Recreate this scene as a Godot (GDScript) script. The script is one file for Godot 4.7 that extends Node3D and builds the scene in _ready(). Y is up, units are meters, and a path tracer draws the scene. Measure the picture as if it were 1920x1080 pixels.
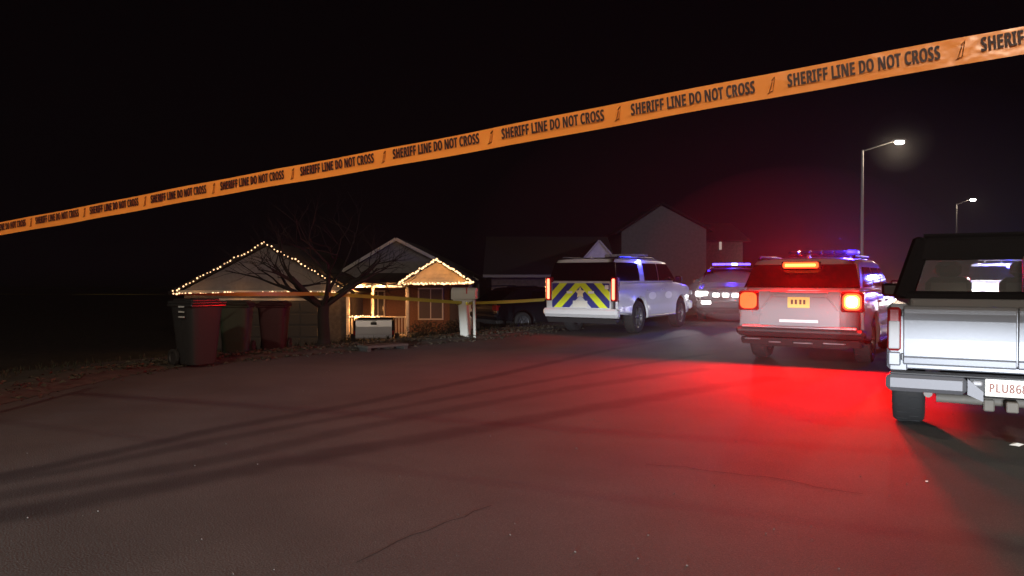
extends Node3D

const EYE := 1.43
var rng := RandomNumberGenerator.new()
var names := {}
var M := {}
var wheel_cache := {}

# ------------------------------------------------------------------ helpers
func mat(r: float, g: float, b: float, rough := 0.6, metal := 0.0) -> StandardMaterial3D:
	var m := StandardMaterial3D.new()
	m.albedo_color = Color(r, g, b).linear_to_srgb()
	m.roughness = rough
	m.metallic = metal
	return m

func paint(r: float, g: float, b: float, metal := 0.0, rough := 0.35) -> StandardMaterial3D:
	var m := mat(r, g, b, rough, metal)
	m.clearcoat_enabled = true
	m.clearcoat = 0.8
	m.clearcoat_roughness = 0.08
	return m

func glow(r: float, g: float, b: float, e: float, base := Color(0.3, 0.3, 0.3)) -> StandardMaterial3D:
	var m := StandardMaterial3D.new()
	m.albedo_color = base
	m.roughness = 0.3
	m.emission_enabled = true
	m.emission = Color(r, g, b).linear_to_srgb()
	m.emission_energy_multiplier = e
	return m

func noise_tex(freq: float, c0: Color, c1: Color, size := 512, seed_ := 1, octaves := 4, bump := false) -> NoiseTexture2D:
	var n := FastNoiseLite.new()
	n.seed = seed_
	n.frequency = freq
	n.fractal_octaves = octaves
	var t := NoiseTexture2D.new()
	t.width = size
	t.height = size
	t.seamless = true
	t.noise = n
	if bump:
		t.as_normal_map = true
		t.bump_strength = 6.0
	else:
		var gr := Gradient.new()
		gr.set_color(0, c0)
		gr.set_color(1, c1)
		t.color_ramp = gr
	return t

func rough_mat(r: float, g: float, b: float, spread: float, freq: float, scale: float, seed_ := 1, rough := 0.9) -> StandardMaterial3D:
	var m := StandardMaterial3D.new()
	var lo := Color(r * (1.0 - spread), g * (1.0 - spread), b * (1.0 - spread)).linear_to_srgb()
	var hi := Color(r * (1.0 + spread), g * (1.0 + spread), b * (1.0 + spread)).linear_to_srgb()
	m.albedo_texture = noise_tex(freq, lo, hi, 256, seed_)
	m.roughness = rough
	m.uv1_triplanar = true
	m.uv1_world_triplanar = true
	m.uv1_scale = Vector3(scale, scale, scale)
	return m

func numbered(called: String) -> String:
	if not names.has(called):
		names[called] = 0
		return called
	names[called] += 1
	return "%s_%03d" % [called, names[called]]

func ST() -> SurfaceTool:
	var st := SurfaceTool.new()
	st.begin(Mesh.PRIMITIVE_TRIANGLES)
	st.set_smooth_group(0xFFFFFFFF)
	return st

func obj(called: String, st: SurfaceTool, m: Material, parent: Node = null) -> MeshInstance3D:
	st.generate_normals()
	var o := MeshInstance3D.new()
	o.mesh = st.commit()
	o.material_override = m
	if parent == null:
		o.name = numbered(called)
		add_child(o)
	else:
		o.name = called
		parent.add_child(o, true)
	return o

func inst(called: String, mesh: Mesh, m: Material, parent: Node, at := Vector3.ZERO, basis_ := Basis.IDENTITY) -> MeshInstance3D:
	var o := MeshInstance3D.new()
	o.mesh = mesh
	o.material_override = m
	o.name = called
	parent.add_child(o, true)
	o.transform = Transform3D(basis_, at)
	return o

func tag(o: Node, label: String, category: String, group := "", kind := "") -> void:
	if label: o.set_meta("label", label)
	if category: o.set_meta("category", category)
	if group: o.set_meta("group", group)
	if kind: o.set_meta("kind", kind)

func thing(called: String, label: String, category: String, at := Vector3.ZERO, turn := 0.0, group := "") -> Node3D:
	var o := Node3D.new()
	o.name = numbered(called)
	add_child(o)
	o.position = at
	o.rotation.y = turn
	tag(o, label, category, group)
	return o

func W(x: float, d: float, y := 0.0) -> Vector3:
	return Vector3(x, y, -d)

func tri(st: SurfaceTool, a: Vector3, b: Vector3, c: Vector3) -> void:
	st.add_vertex(a); st.add_vertex(b); st.add_vertex(c)

func quad(st: SurfaceTool, a: Vector3, b: Vector3, c: Vector3, d: Vector3) -> void:
	tri(st, a, b, c)
	tri(st, a, c, d)

func tri_out(st: SurfaceTool, a: Vector3, b: Vector3, c: Vector3, ctr: Vector3) -> void:
	var n := (a - c).cross(a - b)
	if n.dot((a + b + c) / 3.0 - ctr) < 0.0:
		tri(st, a, c, b)
	else:
		tri(st, a, b, c)

func quad_out(st: SurfaceTool, a: Vector3, b: Vector3, c: Vector3, d: Vector3, ctr: Vector3) -> void:
	tri_out(st, a, b, c, ctr)
	tri_out(st, a, c, d, ctr)

# box with chamfered edges
func box(st: SurfaceTool, ctr: Vector3, size: Vector3, bev := 0.01, bs := Basis.IDENTITY) -> void:
	var h := size * 0.5
	var b: float = min(bev, min(h.x, min(h.y, h.z)) * 0.9)
	var v := {}
	for sx in [-1, 1]:
		for sy in [-1, 1]:
			for sz in [-1, 1]:
				var k := Vector3i(sx, sy, sz)
				v[[k, 0]] = ctr + bs * Vector3(sx * h.x, sy * (h.y - b), sz * (h.z - b))
				v[[k, 1]] = ctr + bs * Vector3(sx * (h.x - b), sy * h.y, sz * (h.z - b))
				v[[k, 2]] = ctr + bs * Vector3(sx * (h.x - b), sy * (h.y - b), sz * h.z)
				tri_out(st, v[[k, 0]], v[[k, 1]], v[[k, 2]], ctr)
	var ring := [[-1, -1], [1, -1], [1, 1], [-1, 1]]
	for s in [-1, 1]:
		for ax in 3:
			var q := []
			for r in ring:
				var k: Vector3i
				if ax == 0: k = Vector3i(s, r[0], r[1])
				elif ax == 1: k = Vector3i(r[0], s, r[1])
				else: k = Vector3i(r[0], r[1], s)
				q.append(v[[k, ax]])
			quad_out(st, q[0], q[1], q[2], q[3], ctr)
	for s in ring:
		for ax in 3:
			var k0: Vector3i
			var k1: Vector3i
			var a1: int
			var a2: int
			if ax == 0:
				k0 = Vector3i(-1, s[0], s[1]); k1 = Vector3i(1, s[0], s[1]); a1 = 1; a2 = 2
			elif ax == 1:
				k0 = Vector3i(s[0], -1, s[1]); k1 = Vector3i(s[0], 1, s[1]); a1 = 0; a2 = 2
			else:
				k0 = Vector3i(s[0], s[1], -1); k1 = Vector3i(s[0], s[1], 1); a1 = 0; a2 = 1
			quad_out(st, v[[k0, a1]], v[[k1, a1]], v[[k1, a2]], v[[k0, a2]], ctr)

func bar(st: SurfaceTool, a: Vector3, b: Vector3, w: float, h: float, bev := 0.006) -> void:
	var z := (b - a).normalized()
	var up := Vector3.UP if abs(z.y) < 0.95 else Vector3.RIGHT
	var x := up.cross(z).normalized()
	var y := z.cross(x)
	box(st, (a + b) * 0.5, Vector3(w, h, (b - a).length()), bev, Basis(x, y, z))

func tube(st: SurfaceTool, pts: Array, radii: Array, sides := 8, caps := true) -> void:
	st.set_smooth_group(0)
	var rings := []
	var side := Vector3.ZERO
	for i in pts.size():
		var t: Vector3 = (pts[min(i + 1, pts.size() - 1)] - pts[max(i - 1, 0)]).normalized()
		if side == Vector3.ZERO:
			side = t.cross(Vector3.UP if abs(t.y) < 0.9 else Vector3.RIGHT).normalized()
		side = (side - t * side.dot(t)).normalized()
		var up := side.cross(t)
		var ring := []
		for k in sides:
			var a := TAU * k / sides
			ring.append(pts[i] + (side * cos(a) + up * sin(a)) * radii[i])
		rings.append(ring)
	for i in pts.size() - 1:
		for k in sides:
			var k2 := (k + 1) % sides
			quad_out(st, rings[i][k], rings[i][k2], rings[i + 1][k2], rings[i + 1][k], (pts[i] + pts[i + 1]) * 0.5)
	if caps:
		st.set_smooth_group(0xFFFFFFFF)
		for k in sides:
			tri(st, pts[0], rings[0][k], rings[0][(k + 1) % sides])
			tri(st, pts[-1], rings[-1][(k + 1) % sides], rings[-1][k])
	st.set_smooth_group(0xFFFFFFFF)

# profile [r, x] turned round the x axis
func lathe_x(st: SurfaceTool, prof: Array, sides := 24, flip := false) -> void:
	st.set_smooth_group(0)
	for i in prof.size() - 1:
		for k in sides:
			var a0 := TAU * k / sides
			var a1 := TAU * (k + 1) / sides
			var p := func(q, a): return Vector3(q[1], q[0] * sin(a), q[0] * cos(a))
			var A: Vector3 = p.call(prof[i], a0)
			var B: Vector3 = p.call(prof[i], a1)
			var C: Vector3 = p.call(prof[i + 1], a1)
			var D: Vector3 = p.call(prof[i + 1], a0)
			if flip: quad(st, A, D, C, B)
			else: quad(st, A, B, C, D)
	st.set_smooth_group(0xFFFFFFFF)

# polygon in (u forward, y) pushed out to both sides; half width may change with height
func prism(st: SurfaceTool, pts: PackedVector2Array, hw: Callable, bev := 0.04) -> void:
	var p := pts
	if Geometry2D.is_polygon_clockwise(p):
		p = p.duplicate()
		p.reverse()
	var n := p.size()
	var ins := PackedVector2Array()
	for i in n:
		var a := p[(i + n - 1) % n]
		var b := p[i]
		var c := p[(i + 1) % n]
		var n1 := (b - a).normalized().orthogonal()
		var n2 := (c - b).normalized().orthogonal()
		var nn := (n1 + n2)
		nn = nn.normalized() / max(0.5, sqrt((1.0 + n1.dot(n2)) * 0.5)) if nn.length() > 0.01 else n1
		ins.append(b - nn * bev)
	var idx := Geometry2D.triangulate_polygon(p)
	var v := func(q: Vector2, s: float, off: float): return Vector3(s * (hw.call(q.y) - off), q.y, -q.x)
	var test := p[0] - ins[0]
	if not Geometry2D.is_point_in_polygon(ins[0], p):
		for i in n: ins[i] = p[i] + (p[i] - ins[i])
	for i in n:
		var j := (i + 1) % n
		quad(st, v.call(p[i], -1, bev), v.call(p[j], -1, bev), v.call(p[j], 1, bev), v.call(p[i], 1, bev))
		quad(st, v.call(p[j], -1, bev), v.call(p[i], -1, bev), v.call(ins[i], -1, 0), v.call(ins[j], -1, 0))
		quad(st, v.call(p[i], 1, bev), v.call(p[j], 1, bev), v.call(ins[j], 1, 0), v.call(ins[i], 1, 0))
	for k in range(0, idx.size(), 3):
		tri(st, v.call(ins[idx[k]], -1, 0), v.call(ins[idx[k + 1]], -1, 0), v.call(ins[idx[k + 2]], -1, 0))
		tri(st, v.call(ins[idx[k]], 1, 0), v.call(ins[idx[k + 2]], 1, 0), v.call(ins[idx[k + 1]], 1, 0))

# polygon in (u, y) laid over a curved flank x = f(u, y), cut into small cells so that it really curves
func skin(st: SurfaceTool, poly: PackedVector2Array, f: Callable, s: float, off := 0.0, du := 0.3, dy := 0.085) -> void:
	var lo := Vector2(1e9, 1e9)
	var hi := Vector2(-1e9, -1e9)
	for q in poly:
		lo = lo.min(q)
		hi = hi.max(q)
	st.set_smooth_group(0)
	var nu := int(ceil((hi.x - lo.x) / du))
	var ny := int(ceil((hi.y - lo.y) / dy))
	for i in nu:
		for j in ny:
			var a := lo + Vector2((hi.x - lo.x) * i / nu, (hi.y - lo.y) * j / ny)
			var b := lo + Vector2((hi.x - lo.x) * (i + 1) / nu, (hi.y - lo.y) * (j + 1) / ny)
			var cell := PackedVector2Array([a, Vector2(b.x, a.y), b, Vector2(a.x, b.y)])
			for piece in Geometry2D.intersect_polygons(poly, cell):
				var idx := Geometry2D.triangulate_polygon(piece)
				for k in range(0, idx.size(), 3):
					var v := []
					for m in 3:
						var q: Vector2 = piece[idx[k + m]]
						v.append(Vector3(s * (f.call(q.x, q.y) + off), q.y, -q.x))
					var n: Vector3 = (v[0] - v[2]).cross(v[0] - v[1])
					if n.x * s < 0: tri(st, v[0], v[2], v[1])
					else: tri(st, v[0], v[1], v[2])
	st.set_smooth_group(0xFFFFFFFF)

# closed shell: curved flanks on both sides, crowned top and nose between them
func shell(st: SurfaceTool, pts: PackedVector2Array, f: Callable, bev: float, crown: Callable) -> void:
	var p := pts
	if Geometry2D.is_polygon_clockwise(p):
		p = p.duplicate()
		p.reverse()
	var grown := Geometry2D.offset_polygon(p, -bev, Geometry2D.JOIN_MITER)
	var n := p.size()
	for s in [-1.0, 1.0]: skin(st, grown[0], f, s)
	# rounded shoulder from the flank to the outline
	for s in [-1.0, 1.0]:
		st.set_smooth_group(0)
		for i in n:
			var a := p[i]
			var b := p[(i + 1) % n]
			var na := near_on(grown[0], a)
			var nb := near_on(grown[0], b)
			for k in 3:
				var t0 := k / 3.0 * PI * 0.5
				var t1 := (k + 1) / 3.0 * PI * 0.5
				var v := func(o: Vector2, q: Vector2, t: float):
					var m := q.lerp(o, sin(t))
					return Vector3(s * (f.call(q.x, q.y) - bev * (1.0 - cos(t))), m.y, -m.x)
				quad(st, v.call(a, na, t0), v.call(b, nb, t0), v.call(b, nb, t1), v.call(a, na, t1))
	st.set_smooth_group(0)
	var cols := 8
	for i in n:
		var a := p[i]
		var b := p[(i + 1) % n]
		var out := (b - a).normalized().orthogonal()
		if Geometry2D.is_point_in_polygon((a + b) * 0.5 + out * 0.01, p): out = -out
		var na := near_on(grown[0], a)
		var nb := near_on(grown[0], b)
		for k in cols:
			var g0 := -1.0 + 2.0 * k / cols
			var g1 := -1.0 + 2.0 * (k + 1) / cols
			var v := func(q: Vector2, nq: Vector2, g: float):
				var m: Vector2 = q + out * crown.call(q) * (1.0 - g * g)
				return Vector3(g * (f.call(nq.x, nq.y) - bev), m.y, -m.x)
			quad(st, v.call(a, na, g0), v.call(b, nb, g0), v.call(b, nb, g1), v.call(a, na, g1))
	st.set_smooth_group(0xFFFFFFFF)

func near_on(poly: PackedVector2Array, q: Vector2) -> Vector2:
	var best := poly[0]
	for i in poly.size():
		var c := Geometry2D.get_closest_point_to_segment(q, poly[i], poly[(i + 1) % poly.size()])
		if c.distance_squared_to(q) < best.distance_squared_to(q): best = c
	return best

# rounded plate facing backwards (+z)
func rplate(st: SurfaceTool, ctr: Vector3, w: float, h: float, r: float, t: float) -> void:
	var ring := []
	for q in [[1, 1, 0.0], [-1, 1, PI / 2], [-1, -1, PI], [1, -1, PI * 1.5]]:
		for k in 6:
			var a: float = q[2] + PI / 2 * k / 5.0
			ring.append(Vector3(q[0] * (w * 0.5 - r) + r * cos(a), q[1] * (h * 0.5 - r) + r * sin(a), 0))
	for i in ring.size():
		var j := (i + 1) % ring.size()
		var zf := Vector3(0, 0, t * 0.5)
		quad_out(st, ctr + ring[i] - zf, ctr + ring[j] - zf, ctr + ring[j] * 0.93 + zf, ctr + ring[i] * 0.93 + zf, ctr)
		tri_out(st, ctr + zf * 1.3, ctr + ring[i] * 0.93 + zf, ctr + ring[j] * 0.93 + zf, ctr)
		tri_out(st, ctr - zf, ctr + ring[i] - zf, ctr + ring[j] - zf, ctr)

# flat convex slab through given corners
func slab(st: SurfaceTool, c: Array, t := 0.01) -> void:
	var n: Vector3 = (c[1] - c[0]).cross(c[2] - c[0]).normalized() * t * 0.5
	var ctr := Vector3.ZERO
	for q in c: ctr += q
	ctr /= c.size()
	for i in c.size():
		var j := (i + 1) % c.size()
		quad_out(st, c[i] - n, c[j] - n, c[j] + n, c[i] + n, ctr)
	for i in range(1, c.size() - 1):
		tri_out(st, c[0] + n, c[i] + n, c[i + 1] + n, ctr)
		tri_out(st, c[0] - n, c[i] - n, c[i + 1] - n, ctr)

func flat_poly(st: SurfaceTool, pts: PackedVector2Array, f: Callable) -> void:
	var idx := Geometry2D.triangulate_polygon(pts)
	for k in range(0, idx.size(), 3):
		tri(st, f.call(pts[idx[k]]), f.call(pts[idx[k + 1]]), f.call(pts[idx[k + 2]]))

func lettering(called: String, words: String, height: float, m: Material, parent: Node, at: Vector3, bs := Basis.IDENTITY, squeeze := 1.0, bold := true) -> MeshInstance3D:
	var t := TextMesh.new()
	var f := SystemFont.new()
	f.font_names = PackedStringArray(["Droid Sans"])
	f.font_weight = 700 if bold else 400
	t.font = f
	t.text = words
	t.font_size = 64
	t.pixel_size = height / 46.0
	t.depth = 0.0006
	var o := inst(called, t, m, parent, at, bs * Basis.from_scale(Vector3(squeeze, 1, 1)))
	return o

func area_light(parent: Node, at: Vector3, towards: Vector3, size: Vector2, color: Color, e: float) -> void:
	var l := AreaLight3D.new()
	l.name = "lamp"
	l.area_size = size
	l.light_color = color
	l.light_energy = e
	l.area_range = 60.0
	l.shadow_enabled = true
	parent.add_child(l, true)
	l.position = at
	l.basis = Basis.looking_at(towards, Vector3.UP if abs(towards.normalized().y) < 0.95 else Vector3.FORWARD)

func spot_light(parent: Node, at: Vector3, towards: Vector3, angle: float, color: Color, e: float, size := 0.05, blend := 0.3) -> void:
	var l := SpotLight3D.new()
	l.name = "lamp"
	l.spot_range = 150.0
	l.spot_angle = angle
	l.spot_angle_attenuation = blend
	l.spot_attenuation = 2.0
	l.light_color = color
	l.light_energy = e
	l.light_size = size
	l.shadow_enabled = true
	parent.add_child(l, true)
	l.position = at
	l.basis = Basis.looking_at(towards, Vector3.UP if abs(towards.normalized().y) < 0.95 else Vector3.FORWARD)

func omni(parent: Node, at: Vector3, color: Color, e: float, size := 0.05) -> void:
	var l := OmniLight3D.new()
	l.name = "lamp"
	l.omni_range = 60.0
	l.omni_attenuation = 2.0
	l.light_color = color
	l.light_energy = e
	l.light_size = size
	l.shadow_enabled = true
	parent.add_child(l, true)
	l.position = at

# ------------------------------------------------------------------ terrain
var edge := PackedVector2Array([Vector2(-6.0, -60), Vector2(-5.95, 2), Vector2(-5.85, 8.5), Vector2(-5.6, 11.2), Vector2(-4.9, 12.6), Vector2(-3.8, 13.8), Vector2(-1.6, 16.3), Vector2(0.2, 18.6), Vector2(3.4, 24.0), Vector2(8, 30.5), Vector2(16, 39), Vector2(34, 56), Vector2(90, 108)])

func outward(x: float, d: float) -> float:
	var best := 1e9
	var sgn := 1.0
	var q := Vector2(x, d)
	for i in edge.size() - 1:
		var c := Geometry2D.get_closest_point_to_segment(q, edge[i], edge[i + 1])
		var l := c.distance_to(q)
		if l < best:
			best = l
			var t := edge[i + 1] - edge[i]
			sgn = 1.0 if t.cross(q - edge[i]) > 0.0 else -1.0
	return best * sgn

func ground_y(x: float, d: float) -> float:
	var s := outward(x, d)
	if s <= 0.0: return -0.06
	var t: float = clamp((s - 0.4) / 13.5, 0.0, 1.0)
	var fall: float = lerp(-1.8, -0.7, clamp((x - 2.0) / 14.0, 0.0, 1.0))
	return 0.02 + fall * t * t * (3 - 2 * t)

func _ready() -> void:
	rng.seed = 20
	# ---------------- camera
	var cam := Camera3D.new()
	cam.name = "camera"
	cam.fov = 42.2
	cam.far = 400.0
	cam.near = 0.05
	add_child(cam)
	cam.position = Vector3(0, EYE, 0)
	cam.rotation_degrees = Vector3(-0.82, 0, 0)
	cam.current = true
	# ---------------- sky, exposure, haze
	var we := WorldEnvironment.new()
	we.name = "world_environment"
	var env := Environment.new()
	env.background_mode = Environment.BG_SKY
	var sky := Sky.new()
	var ps := ProceduralSkyMaterial.new()
	ps.sky_top_color = Color(0.0006, 0.0004, 0.0007).linear_to_srgb()
	ps.sky_horizon_color = Color(0.0012, 0.0007, 0.0012).linear_to_srgb()
	ps.ground_horizon_color = Color(0.0008, 0.0006, 0.0008).linear_to_srgb()
	ps.ground_bottom_color = Color(0.0004, 0.0004, 0.0004).linear_to_srgb()
	ps.sun_angle_max = 0.5
	sky.sky_material = ps
	env.sky = sky
	env.tonemap_mode = Environment.TONE_MAPPER_LINEAR
	env.tonemap_exposure = 1.0
	env.fog_enabled = true
	env.fog_density = 0.00022
	env.fog_light_color = Color(0.9, 0.9, 0.92)
	env.volumetric_fog_enabled = true
	env.volumetric_fog_density = 0.0
	env.sdfgi_enabled = true
	env.ssao_enabled = true
	env.ssil_enabled = true
	we.environment = env
	add_child(we)
	# ---------------- moon: the only far light, very weak
	var moon := DirectionalLight3D.new()
	moon.name = "moon_light"
	moon.light_energy = 0.018
	moon.light_angular_distance = 0.5
	moon.light_color = Color(1.0, 0.97, 0.95)
	moon.shadow_enabled = true
	moon.sky_mode = DirectionalLight3D.SKY_MODE_LIGHT_ONLY
	add_child(moon)
	moon.basis = Basis.looking_at(Vector3(0.25, -0.55, -1.0))

	make_materials()
	make_ground()
	make_street_lamps()
	make_houses()
	make_vehicles()
	make_bins()
	make_tree()
	make_mailbox()
	make_tapes()
	make_shrubs()
	make_small()
	make_bloom_mist()

func make_materials() -> void:
	M.black = mat(0.006, 0.006, 0.007, 0.35)
	M.rubber = mat(0.012, 0.012, 0.012, 0.85)
	M.trim = mat(0.012, 0.012, 0.013, 0.5)
	M.white = paint(0.62, 0.62, 0.62)
	M.silver = paint(0.27, 0.27, 0.28, 0.2)
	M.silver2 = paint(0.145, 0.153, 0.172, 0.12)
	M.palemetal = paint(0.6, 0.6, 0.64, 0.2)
	M.cabdark = mat(0.009, 0.009, 0.011, 0.6)  # near-black puts the shade on the unlit pickup cab into its colour
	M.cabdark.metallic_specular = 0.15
	M.darkpaint = paint(0.006, 0.006, 0.008)
	M.darkpaint.metallic_specular = 0.25
	M.darkpaint.clearcoat = 0.25
	M.glass = mat(0.004, 0.004, 0.005, 0.08)
	M.dullchrome = mat(0.13, 0.13, 0.14, 0.55, 0.4)
	M.chrome = mat(0.5, 0.5, 0.52, 0.3, 0.9)
	M.alloy = mat(0.12, 0.12, 0.13, 0.4, 0.6)
	M.plastic = mat(0.02, 0.02, 0.021, 0.6)
	M.redlens = mat(0.22, 0.01, 0.01, 0.2)
	M.clearlens = mat(0.3, 0.3, 0.31, 0.15)
	M.bluelens = mat(0.01, 0.02, 0.25, 0.2)
	M.yellow = mat(0.74, 0.84, 0.04, 0.4)
	M.blue = mat(0.03, 0.035, 0.22, 0.5)
	M.plate = mat(0.7, 0.68, 0.6, 0.5)
	M.plate_yellow = mat(0.8, 0.6, 0.16, 0.5)
	M.platetext = mat(0.16, 0.05, 0.035, 0.6)
	M.glow_red = glow(1.0, 0.2, 0.035, 9.0, Color(0.5, 0.05, 0.05))
	M.glow_orange = glow(1.0, 0.09, 0.02, 3.0, Color(0.5, 0.05, 0.05))
	M.glow_amber = glow(1.0, 0.36, 0.05, 6.0, Color(0.5, 0.2, 0.05))
	M.glow_hot = glow(1.0, 0.6, 0.25, 9.0, Color(0.5, 0.3, 0.2))
	M.glow_tail = glow(1.0, 0.13, 0.07, 7.0, Color(0.5, 0.05, 0.05))
	M.glow_blue = glow(0.10, 0.06, 1.0, 5.0, Color(0.05, 0.05, 0.4))
	M.smoke = mat(0.02, 0.02, 0.025, 0.2)
	M.glow_blue_dim = glow(0.10, 0.06, 1.0, 1.2, Color(0.05, 0.05, 0.4))
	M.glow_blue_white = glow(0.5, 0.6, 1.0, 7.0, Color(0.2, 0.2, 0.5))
	M.glow_white = glow(1.0, 0.97, 0.93, 12.0)
	M.glow_lamp = glow(1.0, 0.96, 0.9, 40.0)
	M.glow_bulb = glow(1.0, 0.6, 0.3, 2.6)
	M.concrete = rough_mat(0.16, 0.15, 0.135, 0.35, 0.02, 0.7, 3)

# ------------------------------------------------------------------ ground, road
func smooth_edge() -> PackedVector2Array:
	var c := Curve2D.new()
	for i in edge.size():
		var a := edge[max(i - 1, 0)]
		var b := edge[min(i + 1, edge.size() - 1)]
		var t := (b - a).normalized()
		var l0: float = (edge[i] - a).length() * 0.3
		var l1: float = (b - edge[i]).length() * 0.3
		c.add_point(edge[i], -t * l0, t * l1)
	return c.tessellate_even_length(4, 0.9)

func make_ground() -> void:
	edge = smooth_edge()
	var dirt := rough_mat(0.030, 0.026, 0.018, 0.6, 0.02, 0.35, 7)
	# ground sheet: finer near the camera
	var xs := []
	var ds := []
	var v := -160.0
	while v < 200.0:
		xs.append(v)
		v += 0.8 if (v > -26 and v < 14) else 6.0
	v = -70.0
	while v < 240.0:
		ds.append(v)
		v += 0.8 if (v > 2 and v < 46) else 6.0
	var st := ST()
	st.set_smooth_group(0)
	var h := []
	for j in ds.size():
		var row := []
		for i in xs.size():
			var y := ground_y(xs[i], ds[j])
			if y > -0.05: y += 0.03 * sin(xs[i] * 1.7 + ds[j] * 0.9) * sin(ds[j] * 1.3 - xs[i] * 0.4) * clamp((outward(xs[i], ds[j]) - 1.2) / 3.0, 0.0, 1.0)
			row.append(y)
		h.append(row)
	for j in ds.size() - 1:
		for i in xs.size() - 1:
			quad(st, W(xs[i], ds[j], h[j][i]), W(xs[i], ds[j + 1], h[j + 1][i]), W(xs[i + 1], ds[j + 1], h[j + 1][i + 1]), W(xs[i + 1], ds[j], h[j][i + 1]))
	var g := obj("ground", st, dirt)
	tag(g, "dark sloping ground of the yards", "", "", "structure")

	# road: a strip on the inner side of the edge, 13 m wide
	st = ST()
	var outline := edge.duplicate()
	outline.append_array([Vector2(98, 98), Vector2(46, 49), Vector2(24, 27), Vector2(15, 15), Vector2(11, 8), Vector2(9.5, 2), Vector2(9.5, -60)])
	var add := func(q: Vector2):
		st.set_uv(Vector2(q.x, q.y) / 1.6)
		st.set_uv2(Vector2((q.x + 14.0) / 48.0, (q.y + 4.0) / 48.0))
		st.add_vertex(W(q.x, q.y, 0.0))
	for k in Geometry2D.triangulate_polygon(outline): add.call(outline[k])
	var rm := StandardMaterial3D.new()
	rm.roughness = 0.88
	rm.albedo_texture = asphalt_grain()
	rm.detail_enabled = true
	rm.detail_blend_mode = BaseMaterial3D.BLEND_MODE_MUL
	rm.detail_uv_layer = BaseMaterial3D.DETAIL_UV_2
	rm.detail_albedo = road_wear_bands()
	rm.normal_enabled = true
	rm.normal_texture = noise_tex(0.18, Color.BLACK, Color.WHITE, 512, 5, 3, true)
	rm.normal_scale = 0.1
	var road := obj("road", st, rm)
	tag(road, "worn asphalt road with dark bands painted in", "", "", "structure")
	# cracks
	var cm := mat(0.022, 0.02, 0.018, 0.95)
	for cr in [[Vector2(-0.8, 3.75), Vector2(-0.05, 4.75)], [Vector2(1.05, 5.7), Vector2(1.75, 5.35), Vector2(2.35, 4.85)]]:
		st = ST()
		var pl := []
		for i in cr.size() - 1:
			for k in 9:
				var q: Vector2 = cr[i].lerp(cr[i + 1], k / 9.0)
				pl.append(q + Vector2(rng.randf_range(-0.035, 0.035), rng.randf_range(-0.035, 0.035)))
		for i in pl.size() - 1:
			var t: Vector2 = (pl[i + 1] - pl[i]).normalized()
			var nn := Vector2(-t.y, t.x) * 0.0045
			quad(st, W(pl[i].x - nn.x, pl[i].y - nn.y, 0.004), W(pl[i + 1].x - nn.x, pl[i + 1].y - nn.y, 0.004), W(pl[i + 1].x + nn.x, pl[i + 1].y + nn.y, 0.004), W(pl[i].x + nn.x, pl[i].y + nn.y, 0.004))
		obj("crack", st, cm, road)
	# earth shoulder along the left edge
	st = ST()
	st.set_smooth_group(0)
	for i in edge.size() - 1:
		if edge[i].y < 0.0 or edge[i].y > 60.0: continue
		var t0 := (edge[i + 1] - edge[max(i - 1, 0)]).normalized()
		var t1 := (edge[min(i + 2, edge.size() - 1)] - edge[i]).normalized()
		var n0 := Vector2(-t0.y, t0.x)
		var n1 := Vector2(-t1.y, t1.x)
		var prof := [[-0.12, 0.006], [0.02, 0.03], [0.25, 0.065], [0.8, 0.06], [1.3, -0.04]]
		for k in prof.size() - 1:
			var a: Vector2 = edge[i] + n0 * prof[k][0]
			var b: Vector2 = edge[i + 1] + n1 * prof[k][0]
			var c: Vector2 = edge[i + 1] + n1 * prof[k + 1][0]
			var d: Vector2 = edge[i] + n0 * prof[k + 1][0]
			quad(st, W(a.x, a.y, prof[k][1]), W(b.x, b.y, prof[k][1]), W(c.x, c.y, prof[k + 1][1]), W(d.x, d.y, prof[k + 1][1]))
	var sh := obj("path_shoulder", st, rough_mat(0.055, 0.047, 0.035, 0.6, 0.03, 0.5, 11))
	tag(sh, "bare earth shoulder beside the asphalt", "", "", "structure")
	# grass
	var blade := ST()
	blade.set_smooth_group(0xFFFFFFFF)
	for k in 5:
		var a := TAU * k / 5.0 + 0.4
		var dr := Vector3(cos(a), 0, sin(a))
		var sd := Vector3(-dr.z, 0, dr.x) * 0.006
		var tip := dr * 0.05 + Vector3(0, 0.08 + 0.015 * (k % 3), 0)
		var mid := dr * 0.018 + Vector3(0, 0.05, 0)
		quad(blade, -sd, sd, mid + sd * 0.7, mid - sd * 0.7)
		tri(blade, mid - sd * 0.7, mid + sd * 0.7, tip)
	blade.generate_normals()
	var mm := MultiMesh.new()
	mm.transform_format = MultiMesh.TRANSFORM_3D
	mm.mesh = blade.commit()
	var tr := []
	while tr.size() < 1600:
		var x := rng.randf_range(-16.0, 3.0)
		var d := rng.randf_range(5.0, 27.0)
		var s := outward(x, d)
		if s < 0.75 or s > 9.0: continue
		if s < 1.4 and rng.randf() < 0.6: continue
		tr.append(Transform3D(Basis(Vector3.UP, rng.randf() * TAU).scaled(Vector3.ONE * rng.randf_range(0.7, 1.5)), W(x, d, ground_y(x, d) - 0.01)))
	mm.instance_count = tr.size()
	for i in tr.size(): mm.set_instance_transform(i, tr[i])
	var gi := MultiMeshInstance3D.new()
	gi.multimesh = mm
	gi.material_override = mat(0.022, 0.024, 0.011, 0.9)
	gi.name = "grass"
	add_child(gi)
	tag(gi, "short dark winter grass on the verge", "grass", "", "stuff")
	# fallen leaves along the road edge
	var leaf := ST()
	quad(leaf, Vector3(-0.035, 0.004, 0), Vector3(0, 0.018, -0.02), Vector3(0.035, 0.006, 0), Vector3(0, 0.012, 0.02))
	leaf.generate_normals()
	mm = MultiMesh.new()
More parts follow.
